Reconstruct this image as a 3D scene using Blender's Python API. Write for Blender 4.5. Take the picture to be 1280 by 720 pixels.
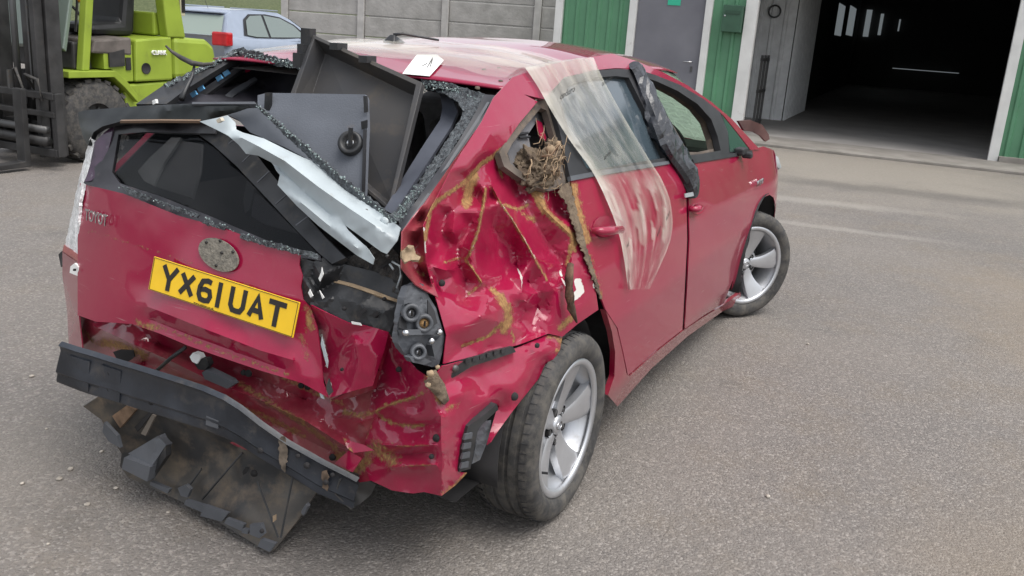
import bpy, bmesh, math, random
import numpy as np
from mathutils import Vector, Matrix, noise as mnoise
from mathutils.geometry import delaunay_2d_cdt

random.seed(7); rng = np.random.default_rng(7)
for o in list(bpy.data.objects): bpy.data.objects.remove(o)
scene = bpy.context.scene
col = scene.collection
R = math.radians

# ------------------------------------------------------------------ camera
# world frame = frame of the wrecked car: x forward, y to its left, z up, origin on the ground under the rear axle
F, CAM = 1139.34, np.array([-2.5285, -1.8255, 1.5474])
YAW, PIT, ROL = 0.4484, 0.2810, 0.0706
fw = np.array([math.cos(PIT)*math.cos(YAW), math.cos(PIT)*math.sin(YAW), -math.sin(PIT)])
r0 = np.cross(fw, [0, 0, 1]); r0 /= np.linalg.norm(r0); u0 = np.cross(r0, fw)
rt = r0*math.cos(ROL)+u0*math.sin(ROL); up = -r0*math.sin(ROL)+u0*math.cos(ROL)
cd = bpy.data.cameras.new('camera'); cam = bpy.data.objects.new('camera', cd); col.objects.link(cam)
cam.matrix_world = Matrix(((rt[0], up[0], -fw[0], CAM[0]), (rt[1], up[1], -fw[1], CAM[1]), (rt[2], up[2], -fw[2], CAM[2]), (0, 0, 0, 1)))
cd.sensor_width = 36; cd.lens = F*36/1280; cd.clip_start = .05; cd.clip_end = 800
scene.camera = cam

# ------------------------------------------------------------------ sky, sun, exposure (soft overcast day)
SUN_EL, SUN_AZ = R(66), R(-100)          # azimuth of the sun seen from the car, 0 = ahead (+x), negative = to its right
w = bpy.data.worlds.new('World'); scene.world = w; w.use_nodes = True
nt = w.node_tree; bg = nt.nodes['Background']
sky = nt.nodes.new('ShaderNodeTexSky'); sky.sky_type = 'NISHITA'; sky.sun_disc = False
sky.sun_elevation = SUN_EL; sky.sun_rotation = R(90)-SUN_AZ
sky.air_density = 1.0; sky.dust_density = 3.0
hs = nt.nodes.new('ShaderNodeHueSaturation'); hs.inputs['Saturation'].default_value = .28
nt.links.new(sky.outputs[0], hs.inputs['Color']); nt.links.new(hs.outputs[0], bg.inputs['Color'])
bg.inputs['Strength'].default_value = .15
sl = bpy.data.lights.new('sun', 'SUN'); sun = bpy.data.objects.new('sun', sl); col.objects.link(sun)
sl.energy = 1.3; sl.angle = R(50); sl.color = (1, .96, .9)
sd = Vector((math.cos(SUN_EL)*math.cos(SUN_AZ), math.cos(SUN_EL)*math.sin(SUN_AZ), math.sin(SUN_EL)))
sun.rotation_euler = sd.to_track_quat('Z', 'Y').to_euler()
vs = scene.view_settings; vs.view_transform = 'Standard'; vs.look = 'None'; vs.gamma = 1; vs.exposure = .82; vs.use_curve_mapping = False

# ------------------------------------------------------------------ tags
def tag(o, label=None, cat=None, group=None, kind=None):
    if label: o['label'] = label
    if cat: o['category'] = cat
    if group: o['group'] = group
    if kind: o['kind'] = kind
    return o
def empty(name, loc=(0, 0, 0), rz=0, label=None, cat=None, group=None):
    o = bpy.data.objects.new(name, None); col.objects.link(o); o.location = loc; o.rotation_euler = (0, 0, rz)
    o.empty_display_size = .1
    return tag(o, label, cat, group)
def copy_tree(o, parent=None):
    c = o.copy(); col.objects.link(c); c.parent = parent
    for ch in [x for x in bpy.data.objects if x.parent == o]: copy_tree(ch, c)
    return c

# ------------------------------------------------------------------ materials
def mat(name, color, rough=.5, metal=0, coat=0, var=.0, vscale=6, bump=0, bscale=40, color2=None, spec=.5, alpha=1, trans=0, dirt=0, dirtcol=(.16, .11, .065)):
    m = bpy.data.materials.new(name); m.use_nodes = True; t = m.node_tree; b = t.nodes['Principled BSDF']
    L = t.links.new
    b.inputs['Base Color'].default_value = (*color, 1); b.inputs['Roughness'].default_value = rough
    b.inputs['Metallic'].default_value = metal; b.inputs['Coat Weight'].default_value = coat; b.inputs['Coat Roughness'].default_value = .08
    b.inputs['Specular IOR Level'].default_value = spec; b.inputs['Alpha'].default_value = alpha; b.inputs['Transmission Weight'].default_value = trans
    tc = t.nodes.new('ShaderNodeTexCoord'); src = None
    if var or color2 or dirt:
        n = t.nodes.new('ShaderNodeTexNoise'); n.inputs['Scale'].default_value = vscale; n.inputs['Detail'].default_value = 6
        L(tc.outputs['Object'], n.inputs['Vector'])
        mx = t.nodes.new('ShaderNodeMix'); mx.data_type = 'RGBA'
        c2 = color2 or tuple(min(1, c*(1+var)+var*.02) for c in color)
        c1 = color if color2 else tuple(c*(1-var) for c in color)
        mr = t.nodes.new('ShaderNodeMapRange'); mr.inputs[1].default_value = .35; mr.inputs[2].default_value = .65
        L(n.outputs['Fac'], mr.inputs[0]); L(mr.outputs[0], mx.inputs[0])
        mx.inputs[6].default_value = (*c1, 1); mx.inputs[7].default_value = (*c2, 1)
        L(mx.outputs[2], b.inputs['Base Color']); src = mx.outputs[2]
    if dirt:
        n2 = t.nodes.new('ShaderNodeTexNoise'); n2.inputs['Scale'].default_value = vscale*1.7; n2.inputs['Detail'].default_value = 9; n2.inputs['Roughness'].default_value = .7
        L(tc.outputs['Object'], n2.inputs['Vector'])
        mr2 = t.nodes.new('ShaderNodeMapRange'); mr2.inputs[1].default_value = .62-.3*dirt; mr2.inputs[2].default_value = .78-.1*dirt; mr2.inputs[4].default_value = min(1, .4+dirt)
        L(n2.outputs['Fac'], mr2.inputs[0])
        mx2 = t.nodes.new('ShaderNodeMix'); mx2.data_type = 'RGBA'; L(mr2.outputs[0], mx2.inputs[0]); L(src, mx2.inputs[6]); mx2.inputs[7].default_value = (*dirtcol, 1)
        L(mx2.outputs[2], b.inputs['Base Color'])
        m3 = t.nodes.new('ShaderNodeMapRange'); L(mr2.outputs[0], m3.inputs[0]); m3.inputs[3].default_value = rough; m3.inputs[4].default_value = .9
        L(m3.outputs[0], b.inputs['Roughness'])
    if bump:
        n3 = t.nodes.new('ShaderNodeTexNoise'); n3.inputs['Scale'].default_value = bscale; n3.inputs['Detail'].default_value = 5
        L(tc.outputs['Object'], n3.inputs['Vector'])
        bp = t.nodes.new('ShaderNodeBump'); bp.inputs['Strength'].default_value = bump; bp.inputs['Distance'].default_value = .01
        L(n3.outputs['Fac'], bp.inputs['Height']); L(bp.outputs[0], b.inputs['Normal'])
    return m

def paint(name, color, dust=.25):
    """car paint under clear coat, with mud / bare primer where the mesh attributes say so and a film of dust"""
    m = bpy.data.materials.new(name); m.use_nodes = True; t = m.node_tree; b = t.nodes['Principled BSDF']; L = t.links.new
    tc = t.nodes.new('ShaderNodeTexCoord')
    def N(scale, det=7, ro=.6):
        n = t.nodes.new('ShaderNodeTexNoise'); n.inputs['Scale'].default_value = scale; n.inputs['Detail'].default_value = det; n.inputs['Roughness'].default_value = ro
        L(tc.outputs['Object'], n.inputs['Vector']); return n.outputs['Fac']
    def A(nm):
        a = t.nodes.new('ShaderNodeAttribute'); a.attribute_name = nm; return a.outputs['Fac']
    def M(op, a, bb, clamp=False):
        x = t.nodes.new('ShaderNodeMath'); x.operation = op; x.use_clamp = clamp
        for i, v in enumerate((a, bb)):
            if isinstance(v, (int, float)): x.inputs[i].default_value = v
            else: L(v, x.inputs[i])
        return x.outputs[0]
    def MR(v, a, bb, c=0, d=1):
        x = t.nodes.new('ShaderNodeMapRange'); L(v, x.inputs[0]); x.inputs[1].default_value = a; x.inputs[2].default_value = bb; x.inputs[3].default_value = c; x.inputs[4].default_value = d; return x.outputs[0]
    def MX(f, a, bb):
        x = t.nodes.new('ShaderNodeMix'); x.data_type = 'RGBA'; L(f, x.inputs[0])
        for i, v in ((6, a), (7, bb)):
            if isinstance(v, tuple): x.inputs[i].default_value = (*v, 1)
            else: L(v, x.inputs[i])
        return x.outputs[2]
    big, fine = N(3.5), N(60, 9, .75)
    dustf = M('MULTIPLY', MR(big, .35, .7), MR(fine, .3, .75, .3, 1))
    dustf = M('MULTIPLY', dustf, dust, True)
    c = MX(dustf, color, (.30, .22, .17))
    spk = MR(N(150, 3), .70, .76, 0, .35); c = MX(spk, c, (.28, .2, .13))
    mps = t.nodes.new('ShaderNodeMapping'); mps.inputs['Scale'].default_value = (4, 4, 130); mps.inputs['Rotation'].default_value = (.15, .25, 0); L(tc.outputs['Object'], mps.inputs[0]); ns = t.nodes.new('ShaderNodeTexNoise'); ns.inputs['Scale'].default_value = 1.6; ns.inputs['Detail'].default_value = 2; L(mps.outputs[0], ns.inputs['Vector'])
    scr = M('MULTIPLY', MR(ns.outputs['Fac'], .70, .74, 0, .5), MR(N(5), .45, .6)); c = MX(scr, c, (.45, .30, .30))
    prim = MR(M('ADD', A('prim'), M('MULTIPLY', M('SUBTRACT', N(45), .5), 1.0)), .45, .55); c = MX(prim, c, (.62, .6, .56))
    mudn = N(70, 9, .75); mv = M('ADD', A('mud'), M('MULTIPLY', M('SUBTRACT', mudn, .5), 2.2))
    mud = MR(mv, .42, .75); mc = MX(MR(N(90, 6), .35, .65), (.37, .21, .09), (.20, .115, .055))
    c = MX(mud, c, mc); L(c, b.inputs['Base Color'])
    rg = M('MAXIMUM', MR(dustf, 0, .3, .30, .55), M('MULTIPLY', mud, .85)); L(rg, b.inputs['Roughness'])
    L(M('MULTIPLY', M('SUBTRACT', 1, mud, True), 1.0), b.inputs['Coat Weight']); b.inputs['Coat Roughness'].default_value = .035; b.inputs['Specular IOR Level'].default_value = .08
    b.inputs['Metallic'].default_value = .0
    bp = t.nodes.new('ShaderNodeBump'); bp.inputs['Strength'].default_value = .5; bp.inputs['Distance'].default_value = .006
    L(M('MULTIPLY', mud, mudn), bp.inputs['Height']); L(bp.outputs[0], b.inputs['Normal'])
    return m

RED = paint('red_paint', (.275, .0025, .038), .12)
RED_DIRTY = paint('red_paint_dusty', (.24, .004, .030), .5)
BLACKPL = mat('black_plastic', (.018, .019, .021), .45, var=.4, vscale=9, dirt=.25, dirtcol=(.10, .085, .065))
GREYPL = mat('grey_plastic', (.075, .08, .09), .5, var=.2, vscale=5, bump=.05, bscale=120, dirt=.05, dirtcol=(.14, .12, .1))
DARKTRIM = mat('dark_trim', (.012, .012, .014), .55, var=.3)
CAVITY = mat('dark_interior', (.012, .011, .012), .85, var=.4)
RUBBER = mat('rubber', (.035, .034, .034), .8, var=.3, vscale=14, dirt=.6, dirtcol=(.11, .10, .085))
ALLOY = mat('alloy', (.50, .51, .53), .36, metal=.75, var=.06, vscale=8, dirt=.08, dirtcol=(.2, .17, .13))
STEEL = mat('steel_dark', (.10, .10, .10), .5, metal=.7, dirt=.2)
BEAM = mat('beam_black', (.019, .023, .031), .38, var=.35, vscale=7, bump=.08, bscale=60, dirt=.2, dirtcol=(.13, .11, .09))
WHITEMETAL = mat('white_painted_metal', (.40, .45, .47), .38, var=.05, vscale=8, dirt=.08, dirtcol=(.25, .22, .18))
CRUST = mat('glass_crust', (.10, .115, .125), .35, color2=(.016, .018, .022), vscale=70, bump=1, bscale=160)
SOIL = mat('soil', (.085, .06, .042), .95, color2=(.16, .12, .08), vscale=30, bump=1, bscale=60)
ROOT = mat('root', (.30, .215, .135), .9, var=.3, vscale=20)
MUDCLOTH = mat('muddy_cloth', (.30, .22, .14), .95, var=.3, vscale=20, bump=.6, bscale=60)
WHITE = mat('white_paper', (.78, .78, .76), .7, var=.03)
INK = mat('ink', (.015, .013, .012), .6)
CHROME = mat('chrome', (.55, .55, .56), .2, metal=1, dirt=.15)
BLUETAPE = mat('blue_clip', (.14, .42, .72), .5)
GLASSD = mat('tinted_glass', (.004, .005, .006), .05, spec=.35, alpha=.45)
LAMPCLEAR = mat('lamp_clear', (.85, .88, .88), .12, var=.25, vscale=30, bump=.8, bscale=90)
LAMPRED = mat('lamp_red', (.42, .008, .012), .15, coat=.6, var=.2)

# ------------------------------------------------------------------ geometry helpers
def obj(name, V, Fc, m, parent=None, smooth=True, attrs=None):
    me = bpy.data.meshes.new(name); me.from_pydata([tuple(map(float, v)) for v in V], [], [tuple(map(int, f)) for f in Fc]); me.update()
    if m: me.materials.append(m)
    if smooth: me.polygons.foreach_set('use_smooth', [True]*len(me.polygons))
    if attrs:
        for k, a in attrs.items():
            at = me.attributes.new(k, 'FLOAT', 'POINT'); at.data.foreach_set('value', np.asarray(a, dtype=np.float32))
    o = bpy.data.objects.new(name, me); col.objects.link(o)
    if parent is not None: o.parent = parent
    return o
class MB:
    def __init__(s): s.V = []; s.F = []
    def add(s, V, Fc):
        n = len(s.V); s.V += [tuple(v) for v in V]; s.F += [tuple(i+n for i in f) for f in Fc]; return s
    def box(s, c, size, M=None):
        x, y, z = [k/2 for k in size]; vs = [Vector((sx*x, sy*y, sz*z)) for sx in (-1, 1) for sy in (-1, 1) for sz in (-1, 1)]
        c = Vector(c); vs = [(M @ v if M is not None else v)+c for v in vs]
        return s.add(vs, [(0, 1, 3, 2), (4, 6, 7, 5), (0, 4, 5, 1), (2, 3, 7, 6), (0, 2, 6, 4), (1, 5, 7, 3)])
    def tube(s, pts, r, n=8, cap=True):
        pts = [Vector(p) for p in pts]; rs = r if hasattr(r, '__len__') else [r]*len(pts); V = []; Fc = []
        up0 = Vector((0, 0, 1))
        for i, p in enumerate(pts):
            d = (pts[min(i+1, len(pts)-1)]-pts[max(i-1, 0)]).normalized()
            a = d.cross(up0) if abs(d.dot(up0)) < .95 else d.cross(Vector((0, 1, 0))); a.normalize(); b = d.cross(a)
            for k in range(n):
                t = 2*math.pi*k/n; V.append(p+(a*math.cos(t)+b*math.sin(t))*rs[i])
        for i in range(len(pts)-1):
            for k in range(n): Fc.append((i*n+k, i*n+(k+1) % n, (i+1)*n+(k+1) % n, (i+1)*n+k))
        if cap: Fc += [tuple(range(n))[::-1], tuple((len(pts)-1)*n+k for k in range(n))]
        return s.add(V, Fc)
    def lathe(s, prof, n=48, axis='y', M=None, closed=False):
        """prof: (radius, along) pairs, turned about the y axis"""
        V = []; Fc = []; m = len(prof)
        for k in range(n):
            t = 2*math.pi*k/n
            for r, h in prof:
                v = Vector((r*math.cos(t), h, r*math.sin(t))); V.append(M @ v if M is not None else v)
        for k in range(n):
            k2 = (k+1) % n
            for i in range(m-1 if not closed else m):
                j = (i+1) % m; Fc.append((k*m+i, k*m+j, k2*m+j, k2*m+i))
        return s.add(V, Fc)
    def prism(s, poly, thick, M):
        """polygon (u,v) in local xz extruded along local y by thick"""
        n = len(poly); V = [M @ Vector((u, 0, v)) for u, v in poly]+[M @ Vector((u, thick, v)) for u, v in poly]
        Fc = [tuple(range(n)), tuple(range(n, 2*n))[::-1]]+[(i, i+n, (i+1) % n+n, (i+1) % n) for i in range(n)]
        return s.add(V, Fc)
    def build(s, name, m, parent=None, smooth=False):
        return obj(name, s.V, s.F, m, parent, smooth)
def bev(o, wd=.004, seg=2):
    b = o.modifiers.new('bevel', 'BEVEL'); b.width = wd; b.segments = seg; b.limit_method = 'ANGLE'; b.angle_limit = R(35); return o
def solid(o, t, off=-1):
    s = o.modifiers.new('solid', 'SOLIDIFY'); s.thickness = t; s.offset = off; return o
def box(name, c, size, m, parent=None, rz=0, bevel=0, M=None):
    o = MB().box(c, size, M if M is not None else (Matrix.Rotation(rz, 3, 'Z') if rz else None)).build(name, m, parent)
    if bevel: bev(o, bevel)
    return o

# rays of the photograph's viewpoint; every traced point is set on a real surface of the place (side, rear, ground, a wall ...)
def rays(p):
    p = np.atleast_2d(np.asarray(p, float)); return fw+np.outer((p[:, 0]-640)/F, rt)-np.outer((p[:, 1]-360)/F, up)
def on_axis(p, ax, val):
    d = rays(p); return CAM+d*((np.asarray(val)-CAM[ax])/d[:, ax])[:, None]
def onx(px, py, x): return Vector(on_axis((px, py), 0, x)[0])
def ony(px, py, y): return Vector(on_axis((px, py), 1, y)[0])
def onz(px, py, z=0): return Vector(on_axis((px, py), 2, z)[0])
def on_plane(p, p0, n):
    d = rays(p); n = np.asarray(n, float); return CAM+d*(((np.asarray(p0)-CAM) @ n)/(d @ n))[:, None]
ZS = [.10, .3, .6, .8, .97, 1.2, 1.42, 1.50]; YS = [.79, .85, .868, .85, .80, .69, .57, .50]
def sideY(x, z):
    y = np.interp(z, ZS, YS); x = np.asarray(x, float)
    return y-.13*(np.clip(x-2.95, 0, 1)/.5)**2+.022*np.exp(-((x-2.85)/.25)**2)-.10*(np.clip(.3-x, 0, 1.3)/1.1)**2
def side(p, off=0):
    X = on_axis(p, 1, np.full(len(p), -.86))
    for i in range(30): X = on_axis(p, 1, -sideY(np.clip(X[:, 0], -1, 3.6), X[:, 2])-off)
    return X
def tailX(y, z):
    return -.69+.13*np.abs(np.asarray(y)/.75)**2.2+.22*np.clip(z-.72, -.3, .6)
def tail(p, off=0):
    X = on_axis(p, 0, np.full(len(p), -.65))
    for i in range(25): X = on_axis(p, 0, tailX(X[:, 1], X[:, 2])-off)
    return X
def xz_right(p, off=0):
    p = np.asarray(p); return np.stack([p[:, 0], -sideY(p[:, 0], p[:, 1])-off, p[:, 1]], 1)
def xz_left(p, off=0):
    p = np.asarray(p); return np.stack([p[:, 0], sideY(p[:, 0], p[:, 1])+off, p[:, 1]], 1)

def interp_tri(ctrl, vals, q, edges=()):
    ctrl = np.asarray(ctrl, float); vals = np.asarray(vals, float); q = np.asarray(q, float)
    r = delaunay_2d_cdt([Vector(c) for c in ctrl], list(edges), [], 0, 1e-6); vv = np.array([tuple(v) for v in r[0]])
    src = [o[0] if o else int(np.argmin(((ctrl-vv[i])**2).sum(1))) for i, o in enumerate(r[3])]; val = vals[src]; out = np.full(len(q), np.nan); best = np.full(len(q), -1e9)
    for t in r[2]:
        a, b, c = vv[t[0]], vv[t[1]], vv[t[2]]; d = (b[0]-a[0])*(c[1]-a[1])-(c[0]-a[0])*(b[1]-a[1])
        if abs(d) < 1e-12: continue
        l1 = ((b[0]-q[:, 0])*(c[1]-q[:, 1])-(c[0]-q[:, 0])*(b[1]-q[:, 1]))/d
        l2 = ((c[0]-q[:, 0])*(a[1]-q[:, 1])-(a[0]-q[:, 0])*(c[1]-q[:, 1]))/d; l3 = 1-l1-l2
        mn = np.minimum(np.minimum(l1, l2), l3); k = mn > best
        v = l1*val[t[0]]+l2*val[t[1]]+l3*val[t[2]]; out[k] = v[k]; best[k] = mn[k]
    return out
def inside(poly, q):
    poly = np.asarray(poly, float); x, y = q[:, 0], q[:, 1]; c = np.zeros(len(q), bool); n = len(poly)
    for i in range(n):
        x1, y1 = poly[i]; x2, y2 = poly[(i+1) % n]
        if y1 == y2: continue
        k = ((y1 > y) != (y2 > y)) & (x < (x2-x1)*(y-y1)/(y2-y1)+x1); c ^= k
    return c
def segdist(pl, q, closed=False):
    pl = np.asarray(pl, float); d = np.full(len(q), 1e9); n = len(pl)
    for i in range(n if closed else n-1):
        a, b = pl[i], pl[(i+1) % n]; ab = b-a; t = np.clip(((q-a) @ ab)/max(ab @ ab, 1e-12), 0, 1)
        d = np.minimum(d, np.linalg.norm(q-(a+t[:, None]*ab), axis=1))
    return d
def dens(poly, res, closed=True, smooth=False):
    poly = [np.asarray(p, float) for p in poly]; n = len(poly); out = []
    for i in range(n if closed else n-1):
        p1, p2 = poly[i], poly[(i+1) % n]; k = max(1, int(np.linalg.norm((p2-p1)[:2])/res+.5))
        p0 = poly[(i-1) % n] if (closed or i) else p1; p3 = poly[(i+2) % n] if (closed or i+2 < n) else p2
        for j in range(k):
            t = j/k
            if smooth: out.append(.5*((2*p1)+(-p0+p2)*t+(2*p0-5*p1+4*p2-p3)*t*t+(-p0+3*p1-3*p2+p3)*t**3))
            else: out.append(p1+(p2-p1)*t)
    if not closed: out.append(poly[-1])
    return out
def panel(name, outline, surf, m, parent=None, holes=(), ctrl=(), res=8, thick=.004, wob=0, wscale=8, curved=False, mud=(), prim=(), jag=0, depth=False, sm=1, off=0, faceted=False, axis=0, crease=(), split=55, relax=0, pins=()):
    """sheet traced as a 2-D outline and set on a surface: surf(points, off) -> 3-D; outline / ctrl points may carry a third value, the stand-off (or, with
    depth=True, the world coordinate on `axis`, interpolated so that every facet of the control net is a true plane)"""
    o3 = [tuple(p)+((0 if not depth else None,) if len(p) == 2 else ()) for p in outline]
    O = dens([p[:2] for p in o3], res, True, curved); O = np.array(O)
    if jag: O = O+rng.normal(0, jag, O.shape)
    H = [np.array(dens([p[:2] for p in h], res, True, curved)) for h in holes]
    mn, mx = O.min(0), O.max(0); g = []; yy = mn[1]; row = 0
    while yy < mx[1]:
        xx = mn[0]+(res/2 if row % 2 else 0)
        while xx < mx[0]: g.append((xx, yy)); xx += res
        yy += res*.866; row += 1
    g = np.array(g) if g else np.zeros((0, 2))
    if len(g):
        g = g+rng.normal(0, res*.06, g.shape); k = inside(O, g) & (segdist(O, g, True) > res*.45)
        for h in H: k &= ~inside(h, g) & (segdist(h, g, True) > res*.45)
        g = g[k]
    CE = []; CPt = []
    for pl in crease:
        dd = dens([np.array(c[:2], float) for c in pl], res, False); CE.append((len(CPt), len(dd))); CPt += dd
        if len(g): g = g[segdist([c[:2] for c in pl], g) > res*.5]
    pts = np.vstack([O]+H+[g]+([np.array(CPt)] if CPt else [])); nb_ = len(pts)-len(CPt); cedges = [(nb_+a+i, nb_+a+i+1) for a, k in CE for i in range(k-1)]; n0 = len(O); faces = [list(range(n0))]; s = n0
    for h in H: faces.append(list(range(s, s+len(h)))); s += len(h)
    r = delaunay_2d_cdt([Vector(p) for p in pts], cedges, faces, 1, 1e-7)
    q = np.array([tuple(v) for v in r[0]]); T = [tuple(f) for f in r[2]]
    if H:
        cen = np.array([q[list(f)].mean(0) for f in T]); bad = np.zeros(len(T), bool)
        for h in H: bad |= inside(h, cen)
        T = [f for f, b in zip(T, bad) if not b]; used = sorted({i for f in T for i in f}); rem = {v: i for i, v in enumerate(used)}; q = q[used]; T = [tuple(rem[i] for i in f) for f in T]
    cp = [p for p in o3 if p[2] is not None]+[tuple(c) for c in ctrl]; ced = []
    for pl in crease:
        b0 = len(cp); cp += [tuple(c) for c in pl]; ced += [(b0+i, b0+i+1) for i in range(len(pl)-1)]
    def rlx(v):
        if not relax: return v
        nb = [set() for _ in q]
        for f in T:
            for a in f: nb[a].update(f)
        pin = segdist(O, q, True) < res*.2
        for h in H: pin |= segdist(h, q, True) < res*.2
        for pl in crease: pin |= segdist([c[:2] for c in pl], q) < res*.15
        for pp in pins: pin |= np.linalg.norm(q-np.array(pp), axis=1) < res*.8
        nbl = [np.array(sorted(n)) if n else np.array([i]) for i, n in enumerate(nb)]
        for _ in range(relax):
            w_ = np.array([v[n].mean() for n in nbl]); v = np.where(pin, v, w_)
        return v
    if depth:
        c2 = np.array([p[:2] for p in cp]); P3 = on_axis(c2, axis, np.array([p[2] for p in cp])); inv = 1/((P3-CAM) @ fw)
        iv = rlx(interp_tri(c2, inv, q, ced)); X = CAM+rays(q)/iv[:, None]
        if off: X = X-rays(q)*off
    else:
        ov = interp_tri([p[:2] for p in cp], [p[2] for p in cp], q, ced) if any(abs(p[2]) > 1e-9 for p in cp) else np.zeros(len(q))
        if sm and (len(ctrl) or len(crease)):
            nb = [set() for _ in q]
            for f in T:
                for a in f:
                    for b in f:
                        if a != b: nb[a].add(b)
            bd = np.zeros(len(q), bool)
            for _ in range(sm): ov = np.array([.5*ov[i]+.5*np.mean([ov[j] for j in nb[i]]) if nb[i] else ov[i] for i in range(len(q))])
        X = surf(q, rlx(ov)+off)
    if wob:
        for i in range(len(X)):
            v = Vector(X[i]); nz = mnoise.noise(v*wscale)+.5*mnoise.noise(v*wscale*2.3+Vector((5, 1, 2))); d = (v-Vector(CAM)).normalized()
            X[i] = v+d*(nz*wob)
    at = {}
    for nm, L in (('mud', mud), ('prim', prim)):
        a = np.zeros(len(q))
        for it in L:
            pl, wd = it[:2]; st = it[2] if len(it) > 2 else 1.0
            d = segdist(pl, q) if len(pl) > 1 else np.linalg.norm(q-np.array(pl[0]), axis=1); a = np.maximum(a, st*np.clip(1.15-.65*d/wd, 0, 1))
        at[nm] = a
    # faces towards the camera side
    a, b, c = (X[[t[k] for t in T]] for k in range(3)); nrm = np.cross(b-a, c-a)
    if (nrm*(CAM-(a+b+c)/3)).sum() < 0: T = [t[::-1] for t in T]
    o = obj(name, X, T, m, parent, not faceted, at)
    if thick:
        solid(o, thick)
        if not faceted: e = o.modifiers.new('split', 'EDGE_SPLIT'); e.split_angle = R(split)
    return o
def grid(name, fn, nu, nv, m, parent=None, thick=0, wrap=False):
    V = [fn(i/(nu-1), j/(nv-1)) for i in range(nu) for j in range(nv)]
    Fc = [(i*nv+j, (i+1)*nv+j, (i+1)*nv+j+1, i*nv+j+1) for i in range(nu-1) for j in range(nv-1)]
    o = obj(name, V, Fc, m, parent)
    if thick: solid(o, thick, 0)
    return o
def word(txt, M, size, m, parent, ext=.001, xs=1.0, name='lettering', bold=0):
    cu = bpy.data.curves.new('t', 'FONT'); cu.body = txt; cu.size = size; cu.extrude = ext; cu.offset = bold; cu.resolution_u = 3
    to = bpy.data.objects.new('t', cu); col.objects.link(to); dg = bpy.context.evaluated_depsgraph_get()
    me = bpy.data.meshes.new_from_object(to.evaluated_get(dg)); bpy.data.objects.remove(to); me.name = name
    me.transform(M @ Matrix.Diagonal((xs, 1, 1, 1))); me.materials.clear(); me.materials.append(m)
    o = bpy.data.objects.new(name, me); col.objects.link(o); o.parent = parent; return o
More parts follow.
